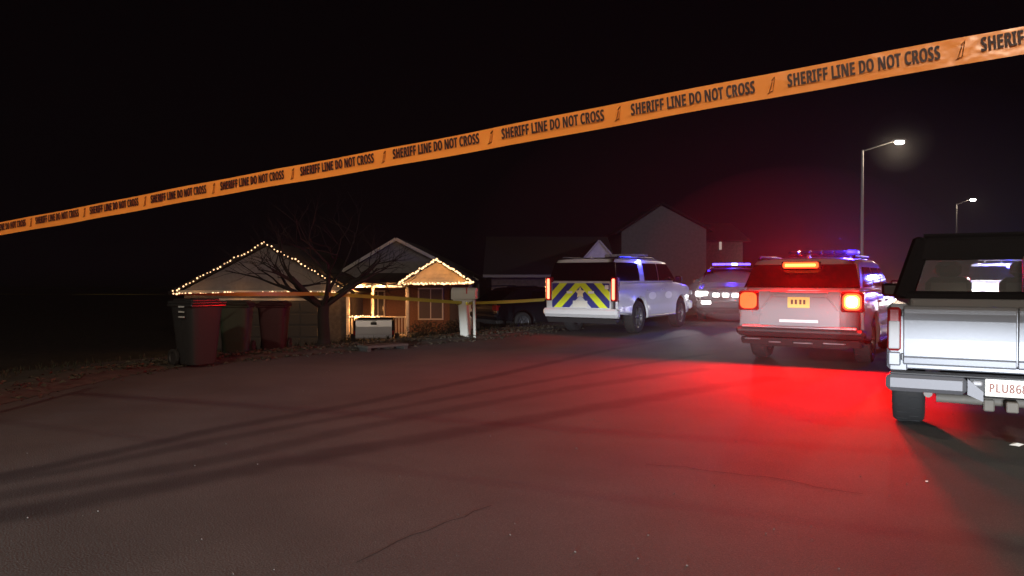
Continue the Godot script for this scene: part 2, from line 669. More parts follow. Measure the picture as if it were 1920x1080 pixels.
	mm.transform_format = MultiMesh.TRANSFORM_3D
	mm.mesh = leaf.commit()
	tr = []
	while tr.size() < 2400:
		var x := rng.randf_range(-7.5, 2.0)
		var d := rng.randf_range(7.0, 21.0)
		var s := outward(x, d)
		if s < -0.5 or s > 1.3 or rng.randf() > exp(-absf(s - 0.25) * 3.0): continue
		if d < 11.0 and rng.randf() < 0.75: continue
		var y := 0.01 if s < 0 else 0.07 - maxf(0.0, s - 0.8) * 0.2
		tr.append(Transform3D(Basis.from_euler(Vector3(rng.randf_range(-0.6, 0.6), rng.randf() * TAU, rng.randf_range(-0.6, 0.6))).scaled(Vector3.ONE * rng.randf_range(0.7, 1.5)), W(x, d, y)))
	mm.instance_count = tr.size()
	for i in tr.size(): mm.set_instance_transform(i, tr[i])
	gi = MultiMeshInstance3D.new()
	gi.multimesh = mm
	gi.material_override = mat(0.045, 0.036, 0.022, 0.9)
	gi.name = "leaves"
	add_child(gi)
	tag(gi, "dry fallen leaves scattered along the road edge", "leaves", "", "stuff")
	# loose grit on the asphalt
	var chip := ST()
	box(chip, Vector3(0, 0.003, 0), Vector3(0.009, 0.006, 0.007), 0.0025)
	chip.generate_normals()
	mm = MultiMesh.new()
	mm.transform_format = MultiMesh.TRANSFORM_3D
	mm.mesh = chip.commit()
	tr = []
	while tr.size() < 160:
		var d := 3.2 + 9.0 * pow(rng.randf(), 1.6)
		var x := rng.randf_range(-0.72, 0.72) * d
		if outward(x, d) > -0.2: continue
		tr.append(Transform3D(Basis(Vector3.UP, rng.randf() * TAU).scaled(Vector3.ONE * rng.randf_range(0.4, 1.3)), W(x, d, 0.0)))
	mm.instance_count = tr.size()
	for i in tr.size(): mm.set_instance_transform(i, tr[i])
	gi = MultiMeshInstance3D.new()
	gi.multimesh = mm
	gi.material_override = mat(0.09, 0.083, 0.073, 0.9)
	gi.name = "gravel"
	add_child(gi)
	tag(gi, "loose grit scattered over the asphalt", "gravel", "", "stuff")

func asphalt_grain() -> ImageTexture:
	var n := 512
	var img := Image.create(n, n, false, Image.FORMAT_RGB8)
	var r := RandomNumberGenerator.new()
	r.seed = 4
	for y in n:
		for x in n:
			var k := r.randf()
			var l := 0.078 + 0.06 * (k - 0.5)
			if k > 0.985: l = 0.19
			elif k < 0.06: l = 0.05
			img.set_pixel(x, y, Color(l * 1.06, l, l * 0.92).linear_to_srgb())
	img.generate_mipmaps()
	return ImageTexture.create_from_image(img)

# painted dark bands, oil and patches, in metres of the road (x -14..34, d -4..44)
func road_wear_bands() -> ImageTexture:
	var n := 768
	var img := Image.create(n, n, false, Image.FORMAT_RGB8)
	var f1 := FastNoiseLite.new()
	f1.seed = 3
	f1.frequency = 0.16
	f1.fractal_octaves = 4
	var f2 := FastNoiseLite.new()
	f2.seed = 9
	f2.frequency = 0.9
	f2.fractal_octaves = 3
	var dark_bands := [
		[0.18, 0.36, [Vector2(-8, 0.6), Vector2(-3.05, 4.45), Vector2(-1.32, 6.18), Vector2(-0.4, 6.95), Vector2(0.37, 7.67), Vector2(1.73, 8.9), Vector2(3.7, 10.6)]],
		[0.11, 0.34, [Vector2(-6, 3.0), Vector2(-3.66, 5.34), Vector2(-2.79, 6.98), Vector2(-1.79, 8.34), Vector2(-0.3, 10.76), Vector2(1.85, 14.6), Vector2(4.2, 18.0)]],
		[0.10, 0.46, [Vector2(-5.6, 3.0), Vector2(-3.3, 5.5), Vector2(-2.55, 6.62), Vector2(-1.6, 7.75), Vector2(-0.26, 9.44), Vector2(2.2, 12.4), Vector2(3.6, 13.8)]],
		[0.14, 0.48, [Vector2(-6, 2.2), Vector2(-3.3, 4.9), Vector2(-2.32, 5.8), Vector2(-1.5, 7.0), Vector2(-0.54, 8.2), Vector2(0.9, 9.75), Vector2(3.0, 11.6)]],
	]
	for j in n:
		for i in n:
			var q := Vector2(-14.0 + 48.0 * (i + 0.5) / n, -4.0 + 48.0 * (j + 0.5) / n)
			var l := 1.0 + 0.24 * f1.get_noise_2d(q.x, q.y) + 0.22 * f2.get_noise_2d(q.x, q.y)
			if q.x > -9 and q.x < 6 and q.y < 20 and q.y > 0:
				for t in dark_bands:
					var best := 9.0
					var pl: Array = t[2]
					for k in pl.size() - 1:
						best = minf(best, q.distance_to(Geometry2D.get_closest_point_to_segment(q, pl[k], pl[k + 1])))
					if best < t[0] * 2.2:
						var e: float = best / t[0] + 0.35 * f2.get_noise_2d(q.x * 2.0 + 40.0, q.y * 2.0)
						var a := 1.0 - smoothstep(0.35, 1.5, e)
						l *= lerpf(1.0, t[1] + 0.12 * f2.get_noise_2d(q.x * 3.0, q.y * 3.0), a)
			l = clampf(l * 0.8, 0.0, 1.0)
			img.set_pixel(i, j, Color(l, l, l).linear_to_srgb())
	img.generate_mipmaps()
	return ImageTexture.create_from_image(img)

# ------------------------------------------------------------------ street lamps
func street_lamp(base: Vector3, top: float, arm: Vector3, label: String, e: float, aim: Vector3, angle: float, color: Color, blend: float) -> void:
	var t := thing("street_lamp", label, "street lamp", base, 0.0, "street lamps along the road")
	var metal := mat(0.022, 0.021, 0.02, 0.7)
	var st := ST()
	tube(st, [Vector3(0, -0.1, 0), Vector3(0, top * 0.5, 0), Vector3(0, top, 0)], [0.115, 0.09, 0.06], 12)
	obj("pole", st, metal, t)
	st = ST()
	box(st, Vector3(0, 0.12, 0), Vector3(0.32, 0.3, 0.32), 0.03)
	obj("base_cover", st, metal, t)
	var dirn := Vector3(arm.x, 0, arm.z).normalized()
	st = ST()
	var pts := []
	for k in 7:
		var f := k / 6.0
		pts.append(Vector3(0, top - 0.05, 0) + Vector3(arm.x * f, arm.y * f, arm.z * f))
	tube(st, pts, [0.045, 0.043, 0.04, 0.038, 0.036, 0.034, 0.032], 8)
	obj("arm", st, metal, t)
	var hd: Vector3 = pts[-1] + dirn * 0.28
	var bs := Basis(dirn.cross(Vector3.UP), Vector3.UP, -dirn)
	st = ST()
	box(st, hd + Vector3(0, 0.05, 0), Vector3(0.3, 0.09, 0.66), 0.035, bs)
	obj("lamp_head", st, metal, t)
	st = ST()
	box(st, hd + Vector3(0, -0.075, 0), Vector3(0.27, 0.17, 0.46), 0.07, bs)
	obj("lamp_lens", st, M.glow_lamp, t)
	omni(t, hd + Vector3(0, -0.075, 0), color, 6.0, 0.06)
	spot_light(t, hd + Vector3(0, -0.22, 0), aim - (base + hd), angle, color, e, 0.28, blend)

func make_street_lamps() -> void:
	var warm := Color(1.0, 0.9, 0.78)
	street_lamp(W(19.2, 41, 0), 8.4, Vector3(1.75, 0.55, 0), "tall street lamp with lit head behind the patrol vehicle with the red light strip", 70, W(10, 27, 0), 70, warm, 0.6)
	street_lamp(W(42.2, 71, 0), 8.4, Vector3(1.3, 0.5, 0), "small distant street lamp standing far down the road", 60, W(36, 58, 0), 70, warm, 0.6)
	street_lamp(W(-7.2, -13, -0.1), 9.4, Vector3(1.6, 0.5, -0.6), "street lamp standing on the verge behind the viewpoint", 148, W(2.0, 9, 0), 62, warm, 0.5)
	street_lamp(W(11.0, -11, -0.06), 9.4, Vector3(-1.6, 0.5, -0.6), "second unseen street lamp added on the far side of the road behind the viewpoint", 102, W(-1.0, 9, 0), 62, warm, 0.5)  # added second lamp, out of view, splits and softens the tape shadow


# ------------------------------------------------------------------ vehicles
func P(x: float, u: float, y: float) -> Vector3:
	return Vector3(x, y, -u)

func wheel_meshes(r: float, w: float) -> Dictionary:
	var key := "%.2f_%.2f" % [r, w]
	if wheel_cache.has(key): return wheel_cache[key]
	var st := ST()
	lathe_x(st, [[r * 0.64, w * 0.5], [r * 0.75, w * 0.53], [r * 0.93, w * 0.5], [r * 0.985, w * 0.38], [r, w * 0.15], [r, -w * 0.15], [r * 0.985, -w * 0.38], [r * 0.93, -w * 0.5], [r * 0.75, -w * 0.53], [r * 0.64, -w * 0.5]], 32)
	for k in 40:
		var a := TAU * k / 40.0
		box(st, Vector3(w * 0.2 * (1 if k % 2 else -1), r * 0.995 * sin(a), r * 0.995 * cos(a)), Vector3(w * 0.34, r * 0.02, r * 0.09), 0.002, Basis(Vector3.RIGHT, -a + PI / 2))
	st.generate_normals()
	var tyre := st.commit()
	st = ST()
	lathe_x(st, [[r * 0.66, w * 0.47], [r * 0.6, w * 0.46], [r * 0.57, w * 0.2], [r * 0.57, -w * 0.47], [r * 0.66, -w * 0.48]], 32)
	lathe_x(st, [[0.001, w * 0.36], [r * 0.16, w * 0.36], [r * 0.18, w * 0.3], [r * 0.2, 0.0], [0.001, 0.0]], 20)
	for k in 6:
		var a := TAU * k / 6.0
		bar(st, Vector3(w * 0.3, r * 0.15 * sin(a), r * 0.15 * cos(a)), Vector3(w * 0.36, r * 0.6 * sin(a), r * 0.6 * cos(a)), r * 0.16, w * 0.1, 0.008)
	lathe_x(st, [[0.001, -w * 0.1], [r * 0.58, -w * 0.1]], 24)
	st.generate_normals()
	wheel_cache[key] = {"tyre": tyre, "rim": st.commit()}
	return wheel_cache[key]

func add_wheels(t: Node3D, r: float, w: float, track: float, axles: Array, rim_mat: Material) -> void:
	var m := wheel_meshes(r, w)
	for u in axles:
		for s in [-1, 1]:
			var bs := Basis.IDENTITY if s > 0 else Basis(Vector3.UP, PI)
			var wh := inst("wheel", m.rim, rim_mat, t, P(s * (track - w * 0.5), u, r), bs)
			inst("tyre", m.tyre, M.rubber, wh)

func side_poly(v: Dictionary) -> PackedVector2Array:
	var p := PackedVector2Array()
	var R: float = v.wr + 0.07
	p.append(Vector2(0.06, v.rocker + 0.16))
	for ax in [v.ra, v.fa]:
		var y0: float = v.rocker + (0.1 if ax == v.ra else 0.0)
		var a0 := PI + asin(clampf((v.wr - y0) / R, -1, 1))
		var a1 := -asin(clampf((v.wr - v.rocker) / R, -1, 1))
		for k in 13:
			var a := lerpf(a0, a1, k / 12.0)
			p.append(Vector2(ax + R * cos(a), v.wr + R * sin(a)))
	p.append(Vector2(v.L - 0.16, v.rocker + 0.02))
	p.append(Vector2(v.L - 0.03, v.rocker + 0.14))
	p.append(Vector2(v.L, v.hood * 0.72))
	p.append(Vector2(v.L - 0.06, v.hood * 0.93))
	p.append(Vector2(v.L - 0.22, v.hood * 0.985))
	p.append(Vector2(v.cowl, v.belt - 0.02))
	p.append(Vector2(v.cowl - 0.1, v.belt))
	p.append(Vector2(0.04, v.belt))
	p.append(Vector2(0.0, v.belt - 0.1))
	p.append(Vector2(0.0, v.rocker + 0.3))
	return p

# a sport utility body: shell, cabin, panes, doors, lamps, bumper, wheels
func make_suv(called: String, label: String, at: Vector3, heading: float, v: Dictionary, group := "") -> Node3D:
	var t := thing(called, label, v.get("category", "police vehicle"), at, -deg_to_rad(heading), group)
	var hw: float = v.W * 0.5
	var st := ST()
	var flank := func(u, y):
		var q: float = y / v.belt
		var x := hw - 0.045 * pow(clampf(1.0 - q / 0.42, 0.0, 1.0), 1.4) - 0.014 * (1.0 - smoothstep(0.0, 0.1, absf(q - 0.55))) - 0.07 * pow(clampf((q - 0.8) / 0.2, 0.0, 1.0), 1.8)
		var e: float = absf(u - v.L * 0.48) / (v.L * 0.5)
		x -= hw * 0.11 * pow(e, 5.0) if u > v.L * 0.5 else hw * 0.02 * pow(e, 6.0)
		for ax in [v.ra, v.fa]:
			var dd: float = Vector2(u - ax, y - v.wr).length() - v.wr
			x += 0.022 * (1.0 - smoothstep(0.08, 0.26, dd))
		return x
	shell(st, side_poly(v), flank, 0.05, func(q): return 0.035 if (q.x > v.cowl - 0.2 and q.y > v.hood * 0.6) else (0.07 if q.x > v.L - 0.2 else 0.0))
	obj("body", st, v.paint, t)
	st = ST()
	box(st, P(0, v.L * 0.5, v.rocker + 0.12), Vector3(v.W - 0.56, 0.3, v.L - 0.5), 0.04)
	obj("chassis", st, M.rubber, t)
	# cabin
	var wt: float = hw - 0.19
	var wfun := func(y): return lerpf(hw - 0.07, wt, clampf((y - v.belt) / (v.roof - v.belt), 0.0, 1.0))
	var rk: float = v.get("rake", 0.16)
	var cab := PackedVector2Array([Vector2(0.05, v.belt - 0.03), Vector2(0.05 + rk * 0.75, v.roof - 0.14), Vector2(0.05 + rk + 0.05, v.roof - 0.03), Vector2(0.5 + rk, v.roof), Vector2(v.wtop - 0.5, v.roof + 0.005), Vector2(v.wtop, v.roof - 0.04), Vector2(v.cowl, v.belt - 0.03)])
	st = ST()
	var wside := func(u, y):
		var e: float = clampf(absf(u - v.L * 0.42) / (v.L * 0.42), 0.0, 1.2)
		return wfun.call(y) - 0.04 * pow(e, 4.0) + 0.02 * sin(PI * clampf((y - v.belt) / (v.roof - v.belt), 0.0, 1.0))
	shell(st, cab, wside, 0.07, func(q): return 0.035 if q.y > v.roof - 0.08 else 0.0)
	obj("cabin", st, v.get("cabin", v.paint), t)
	# panes
	var y0: float = v.belt + 0.04
	var y1: float = v.roof - 0.10
	var wm: float = v.get("pillar", 0.09)
	var back := func(y): return 0.05 + rk * 0.75 * (y - v.belt + 0.03) / (v.roof - 0.14 - v.belt + 0.03)
	var front := func(y): return lerpf(v.cowl, v.wtop, (y - v.belt + 0.03) / (v.roof - 0.04 - v.belt + 0.03))
	st = ST()
	slab(st, [P(-hw + wm, back.call(y0) - 0.012, y0), P(hw - wm, back.call(y0) - 0.012, y0), P(wt - wm + 0.09, back.call(y1) - 0.012, y1), P(-wt + wm - 0.09, back.call(y1) - 0.012, y1)], 0.012)
	obj("rear_window", st, M.glass, t)
	st = ST()
	slab(st, [P(-hw + 0.16, front.call(y0) + 0.012, y0), P(hw - 0.16, front.call(y0) + 0.012, y0), P(wt - 0.06, front.call(y1) + 0.012, y1), P(-wt + 0.06, front.call(y1) + 0.012, y1)], 0.012)
	obj("windscreen", st, M.glass, t)
	for s in [-1, 1]:
		for w in v.panes:
			st = ST()
			skin(st, PackedVector2Array(w), wside, s, 0.006, 0.2, 0.06)
			obj("side_window", st, M.glass, t)
		for dd in v.doors:
			st = ST()
			var ua: float = dd[0]
			var ub: float = dd[1]
			var bot: float = v.rocker + 0.1
			var top: float = v.belt - 0.035
			var R: float = v.wr + 0.13
			var shape := PackedVector2Array([Vector2(ua, bot), Vector2(ub, bot), Vector2(ub, top), Vector2(ua, top)])
			var round_ := PackedVector2Array()
			for ax in [v.ra, v.fa]:
				round_ = PackedVector2Array()
				for k in 24: round_.append(Vector2(ax + R * cos(TAU * k / 24.0), v.wr + R * sin(TAU * k / 24.0)))
				var left := Geometry2D.clip_polygons(shape, round_)
				if left.size(): shape = left[0]
			skin(st, shape, flank, s, 0.007, 0.2, 0.07)
			var door := obj("door", st, v.paint, t)
			st = ST()
			box(st, P(s * (hw + 0.012), ua + 0.14, v.belt - 0.2), Vector3(0.04, 0.035, 0.2), 0.012)
			obj("handle", st, v.paint, door)
		# mirror
		st = ST()
		box(st, P(s * (hw + 0.09), v.cowl - 0.42, v.belt + 0.08), Vector3(0.2, 0.17, 0.11), 0.03)
		bar(st, P(s * (hw - 0.08), v.cowl - 0.38, v.belt + 0.02), P(s * (hw + 0.06), v.cowl - 0.42, v.belt + 0.04), 0.05, 0.05)
		obj("mirror", st, M.black, t)
		# sill step
		st = ST()
		box(st, P(s * (hw - 0.03), (v.ra + v.fa) * 0.5, v.rocker + 0.03), Vector3(0.13, 0.06, v.fa - v.ra - 2 * v.wr - 0.25), 0.02)
		obj("running_board", st, v.get("step", M.plastic), t)
		# roof rail
		st = ST()
		tube(st, [P(s * (wt - 0.05), 0.45, v.roof), P(s * (wt - 0.05), 0.52, v.roof + 0.045), P(s * (wt - 0.05), v.wtop - 0.75, v.roof + 0.05), P(s * (wt - 0.05), v.wtop - 0.65, v.roof)], [0.018, 0.018, 0.018, 0.018], 8)
		obj("roof_rail", st, M.black, t)
		# head lamp
		st = ST()
		box(st, P(s * (hw - 0.24), v.L - 0.055, v.hood * 0.8), Vector3(0.4, 0.16, 0.14), 0.03)
		obj("headlight", st, v.get("headlight", M.clearlens), t)
	# rear lamps
	for s in [-1, 1]:
		st = ST()
		var tl: Array = v.tail
		box(st, P(s * (hw - tl[0] * 0.5 - 0.02), 0.05, (tl[1] + tl[2]) * 0.5), Vector3(tl[0], tl[2] - tl[1], 0.16), 0.025)
		var lamp := obj("taillight", st, M.redlens, t)
		if v.has("tail_lit"):
			st = ST()
			var lit: Array = v.tail_lit
			rplate(st, P(s * (hw - 0.02 - lit[0]), -0.036, (lit[2] + lit[3]) * 0.5), lit[1], lit[3] - lit[2], lit[1] * 0.3, 0.02)
			obj("light_element", st, v.tail_glow, lamp)
			if v.has("tail_core") and s > 0:
				st = ST()
				rplate(st, P(s * (hw - 0.02 - lit[0]), -0.053, (lit[2] + lit[3]) * 0.5), lit[1] - 0.06, lit[3] - lit[2] - 0.06, 0.07, 0.012)
				obj("light_core", st, v.tail_core, lamp)
				st = ST()
				rplate(st, P(s * (hw - 0.02 - lit[0]), -0.062, (lit[2] + lit[3]) * 0.5), lit[1] - 0.11, lit[3] - lit[2] - 0.1, 0.06, 0.012)
				obj("light_core", st, M.glow_hot, lamp)
			area_light(t, P(s * (hw - 0.02 - lit[0]), -0.075, (lit[2] + lit[3]) * 0.5), Vector3(0, 0, 1), Vector2(lit[1], lit[3] - lit[2]), v.tail_color, v.tail_e * (1.0 if s > 0 else v.get("dim_left", 1.0)))
	# rear bumper
	st = ST()
	var bp: Array = v.bumper
	prism(st, PackedVector2Array([Vector2(0.12, bp[0]), Vector2(-0.03, bp[0] + 0.02), Vector2(-bp[2], bp[0] + 0.1), Vector2(-bp[2], bp[1] - 0.04), Vector2(-bp[2] + 0.03, bp[1]), Vector2(0.12, bp[1] + 0.01)]), func(_y): return hw + 0.008, 0.05)
	obj("rear_bumper", st, v.get("bumper_mat", v.paint), t)
	st = ST()
	prism(st, PackedVector2Array([Vector2(0.3, v.rocker + 0.0), Vector2(0.02, bp[0] - 0.12), Vector2(-bp[2] + 0.05, bp[0] - 0.005), Vector2(0.3, bp[0] - 0.005)]), func(_y): return hw - 0.06, 0.03)
	obj("bumper_skirt", st, M.plastic, t)
	# front bumper and grille
	st = ST()
	box(st, P(0, v.L + 0.01, v.rocker + 0.24), Vector3(v.W - 0.1, 0.26, 0.16), 0.05)
	obj("front_bumper", st, v.paint, t)
	st = ST()
	box(st, P(0, v.L - 0.005, v.hood * 0.76), Vector3(v.W - 0.95, 0.26, 0.06), 0.02)
	obj("grille", st, M.black, t)
	st = ST()
	box(st, P(0, 0.42 + rk, v.roof + 0.035), Vector3(0.05, 0.07, 0.14), 0.015)
	obj("roof_antenna", st, v.paint, t)
	add_wheels(t, v.wr, 0.26, hw - 0.02, [v.ra, v.fa], M.alloy)
	return t

func light_bar(t: Node3D, u: float, y: float, width: float, segs: Array) -> void:
	var st := ST()
	box(st, P(0, u, y + 0.015), Vector3(width, 0.04, 0.3), 0.015)
	for s in [-1, 1]:
		box(st, P(s * width * 0.35, u, y - 0.025), Vector3(0.08, 0.06, 0.2), 0.01)
	var lb := obj("light_bar", st, M.black, t)
	var w := width / segs.size()
	for k in segs.size():
		st = ST()
		box(st, P(-width * 0.5 + (k + 0.5) * w, u, y + 0.075), Vector3(w - 0.008, 0.075, 0.28), 0.02)
		obj("light_lens", st, segs[k], lb)

func make_vehicles() -> void:
	# --- marked patrol vehicle with the chevron tailgate
	var big := {
		"L": 5.3, "W": 2.05, "belt": 1.30, "roof": 1.90, "hood": 1.22, "cowl": 4.2, "wtop": 3.45, "rocker": 0.38, "wr": 0.42, "ra": 1.28, "fa": 4.3, "rake": 0.2,
		"paint": M.white, "step": M.chrome, "tail": [0.19, 0.84, 1.44], "tail_lit": [0.1, 0.07, 0.88, 1.40], "tail_glow": M.glow_tail, "tail_color": Color(1, 0.12, 0.08), "tail_e": 1.2,
		"bumper": [0.42, 0.66, 0.11],
		"doors": [[1.72, 2.7], [2.72, 3.86]],
		"panes": [[Vector2(0.08, 1.34), Vector2(1.44, 1.34), Vector2(1.44, 1.80), Vector2(0.2, 1.80)], [Vector2(1.74, 1.34), Vector2(2.68, 1.34), Vector2(2.68, 1.80), Vector2(1.74, 1.80)], [Vector2(2.71, 1.34), Vector2(4.0, 1.34), Vector2(3.45, 1.80), Vector2(2.71, 1.80)]],
	}
	var t := make_suv("patrol_vehicle", "white patrol vehicle with yellow and blue chevron stripes across its tailgate", W(1.70, 18.5, 0), 33, big, "patrol vehicles stopped on the road")
	chevrons(t)
	light_bar(t, 2.7, 1.96, 1.2, [M.clearlens, M.clearlens, M.clearlens, M.clearlens, M.clearlens, M.clearlens])
	var st := ST()
	box(st, P(0.84, 1.62, 1.86), Vector3(0.03, 0.04, 0.16), 0.008)
	obj("blue_light_spot", st, M.glow_blue_white, t)
	omni(t, P(0.93, 1.62, 1.86), Color(0.2, 0.22, 1.0), 0.9, 0.03)
	for u in [2.05, 3.2]:
		st = ST()
		var pg := PackedVector2Array()
		for k in 20: pg.append(Vector2(u + 0.26 * cos(TAU * k / 20.0), 0.95 + 0.1 * sin(TAU * k / 20.0)))
		flat_poly(st, pg, func(q): return P(1.055, q.x, q.y))
		obj("door_emblem", st, mat(0.85, 0.85, 0.82, 0.4), t)

	# --- silver patrol vehicle with red strip in its rear window
	var mid := {
		"L": 4.95, "W": 1.98, "belt": 1.22, "roof": 1.74, "hood": 1.12, "cowl": 3.75, "wtop": 2.75, "rocker": 0.30, "wr": 0.385, "ra": 1.05, "fa": 3.98, "rake": 0.34,
		"paint": M.silver, "tail": [0.34, 0.88, 1.2], "tail_lit": [0.17, 0.28, 0.91, 1.18], "tail_glow": M.glow_orange, "tail_core": M.glow_amber, "tail_color": Color(1, 0.03, 0.035), "dim_left": 0.35, "tail_e": 56.0,
		"bumper": [0.44, 0.61, 0.12], "bumper_mat": M.plastic, "headlight": M.glow_white,
		"doors": [[1.55, 2.45], [2.47, 3.5]],
		"panes": [[Vector2(0.42, 1.27), Vector2(1.4, 1.27), Vector2(1.4, 1.6), Vector2(0.62, 1.6)], [Vector2(1.5, 1.27), Vector2(2.4, 1.27), Vector2(2.4, 1.6), Vector2(1.5, 1.6)], [Vector2(2.48, 1.27), Vector2(3.5, 1.27), Vector2(2.8, 1.6), Vector2(2.48, 1.6)]],
	}
	t = make_suv("patrol_vehicle", "silver patrol vehicle with glowing red strip in its rear window and red tail lights", W(4.65, 12.1, 0), 33, mid, "patrol vehicles stopped on the road")
	rear_details(t)
	light_bar(t, 2.05, 1.81, 1.2, [M.smoke, M.smoke, M.smoke, M.smoke, M.smoke, M.glow_blue_dim])
	omni(t, P(0.45, 2.05, 2.05), Color(0.22, 0.16, 1.0), 4.5, 0.1)
	omni(t, P(0.45, 1.7, 1.93), Color(0.22, 0.16, 1.0), 1.2, 0.05)
	for s in [-1, 1]:
		spot_light(t, P(s * 0.74, 5.05, 0.9), Vector3(0, -0.035, -1), 22, Color(1, 0.98, 0.95), 500.0, 0.06, 0.5)
	# strip of red lamps at the top of the rear window
	st = ST()
	box(st, P(-0.02, 0.21, 1.63), Vector3(0.56, 0.1, 0.05), 0.03)
	var strip := obj("light_strip", st, M.glow_orange, t)
	st = ST()
	box(st, P(-0.02, 0.19, 1.63), Vector3(0.49, 0.05, 0.03), 0.014)
	obj("light_core", st, M.glow_red, strip)
	area_light(t, P(-0.02, 0.16, 1.62), Vector3(0, -0.12, 1), Vector2(0.5, 0.07), Color(1, 0.03, 0.035), 31.0)
	st = ST()
	box(st, P(-0.02, 0.25, 1.63), Vector3(0.62, 0.12, 0.03), 0.01)
	obj("housing", st, M.black, strip)
	# glowing bits added for blue reflections on the flank and mirror
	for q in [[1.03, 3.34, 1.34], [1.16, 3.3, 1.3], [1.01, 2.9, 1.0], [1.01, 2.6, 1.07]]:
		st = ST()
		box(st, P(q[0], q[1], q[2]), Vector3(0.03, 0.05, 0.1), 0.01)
		obj("blue_light_spot", st, M.glow_blue_white, t)

	# --- white patrol vehicle across the road
	var far := mid.duplicate()
	far.paint = M.darkpaint
	far.erase("tail_lit")
	far.erase("headlight")
	far.headlight = M.glow_white
	t = make_suv("patrol_vehicle", "dark patrol vehicle facing the others with dazzling headlights and blue light bar", W(8.55, 28.6, 0), 200, far, "patrol vehicles stopped on the road")
	light_bar(t, 2.2, 1.82, 1.3, [M.glow_blue, M.glow_blue, M.glow_blue_white, M.glow_blue, M.glow_blue, M.glow_blue])
	omni(t, P(0.0, 2.2, 2.1), Color(0.2, 0.12, 1.0), 4.0, 0.1)
	for s in [-1, 1]:
		spot_light(t, P(s * 0.74, 5.06, 0.9), Vector3(0.0, -tan(deg_to_rad(5.0)), -1), 9, Color(1, 0.98, 0.95), 14.0, 0.05, 0.9)
		st = ST()
		box(st, P(s * 0.6, 5.075, 0.62), Vector3(0.3, 0.1, 0.04), 0.02)
		obj("fog_light", st, M.glow_white, t)
	for x in [-0.3, 0.0, 0.3]:
		st = ST()
		box(st, P(x, 4.99, 0.86), Vector3(0.2, 0.12, 0.04), 0.02)
		obj("grille_light", st, M.glow_white, t)
	# --- patrol vehicle seen through the cab of the pickup
	far = big.duplicate()
	far.erase("tail_lit")
	t = make_suv("patrol_vehicle", "patrol vehicle with blue white light bar seen through the cab of the silver pickup", W(16.0, 24.5, 0), 38, far, "patrol vehicles stopped on the road")
	light_bar(t, 0.5, 1.98, 1.3, [M.glow_blue, M.glow_blue, M.glow_blue, M.glow_blue_white, M.glow_blue_white, M.glow_blue_white])
	omni(t, P(0.2, -0.25, 2.12), Color(0.32, 0.34, 1.0), 14.0, 0.08)
	omni(t, P(0.0, 0.5, 2.3), Color(0.3, 0.3, 1.0), 9.0, 0.1)
	# --- car behind the viewpoint whose low beams light the tailgates
	far = mid.duplicate()
	far.category = "car"
	far.erase("tail_lit")
	far.paint = M.darkpaint
	t = make_suv("parked_car", "dark car with lit low beams behind the viewpoint", W(-6.45, -18.7, 0), 19, far)
	for s in [-1, 1]:
		# low beam: flat cone whose upper edge is the cut-off line
		spot_light(t, P(s * 0.74, 5.08, 0.88), Vector3(0, -tan(deg_to_rad(44.05)), -1), 45, Color(0.93, 0.96, 1.0), 520.0, 0.04, 0.04)
	make_pickup()
	make_driveway_vehicles()

func chevrons(t: Node3D) -> void:
	var x0 := 0.80
	var ya := 0.90
	var yb := 1.35
	var st := ST()
	box(st, P(0, -0.004, 0.98), Vector3(1.64, 0.64, 0.02), 0.005)
	var gate := obj("tailgate", st, M.white, t)
	var w := 0.22
	for s in [-1, 1]:
		var rect := PackedVector2Array([Vector2(0, 0.68), Vector2(s * x0, 0.68), Vector2(s * x0, 1.28), Vector2(s * 0.74, 1.285), Vector2(0, 1.285)])
		for k in range(-1, 8):
			var a := -0.55 + k * w
			var stripe := PackedVector2Array([Vector2(s * (1.3 - a - 1.0), 2.0 - 0.1), Vector2(s * (1.3 - a - w - 1.0), 1.9), Vector2(s * (1.3 - a - w + 0.4), 0.5), Vector2(s * (1.3 - a + 0.4), 0.5)])
			for piece in Geometry2D.intersect_polygons(rect, stripe):
				st = ST()
				flat_poly(st, piece, func(q): return Vector3(q.x, q.y, 0.018))
				obj("chevron_stripe", st, M.yellow if k % 2 == 0 else M.blue, gate)
	# star badge, short lettering patches, number plate
	var star := PackedVector2Array()
	for k in 10:
		var r := 0.15 if k % 2 == 0 else 0.075
		star.append(Vector2(r * sin(TAU * k / 10.0), 1.05 + r * cos(TAU * k / 10.0)))
	st = ST()
	flat_poly(st, star, func(q): return Vector3(q.x, q.y, 0.024))
	obj("star_badge", st, mat(0.85, 0.72, 0.42, 0.4), gate)
	for x in [-0.3, 0.3]:
		st = ST()
		box(st, Vector3(x, 1.06, 0.022), Vector3(0.16, 0.06, 0.006), 0.002)
		obj("reflective_patch", st, mat(0.85, 0.85, 0.82, 0.4), gate)
	st = ST()
	box(st, Vector3(0, 0.77, 0.03), Vector3(0.4, 0.16, 0.014), 0.004)
	obj("number_plate", st, M.plate, gate)
	st = ST()
	box(st, Vector3(0.72, 1.19, 0.02), Vector3(0.1, 0.1, 0.008), 0.003)
	obj("reflective_patch", st, mat(0.85, 0.85, 0.82, 0.4), gate)

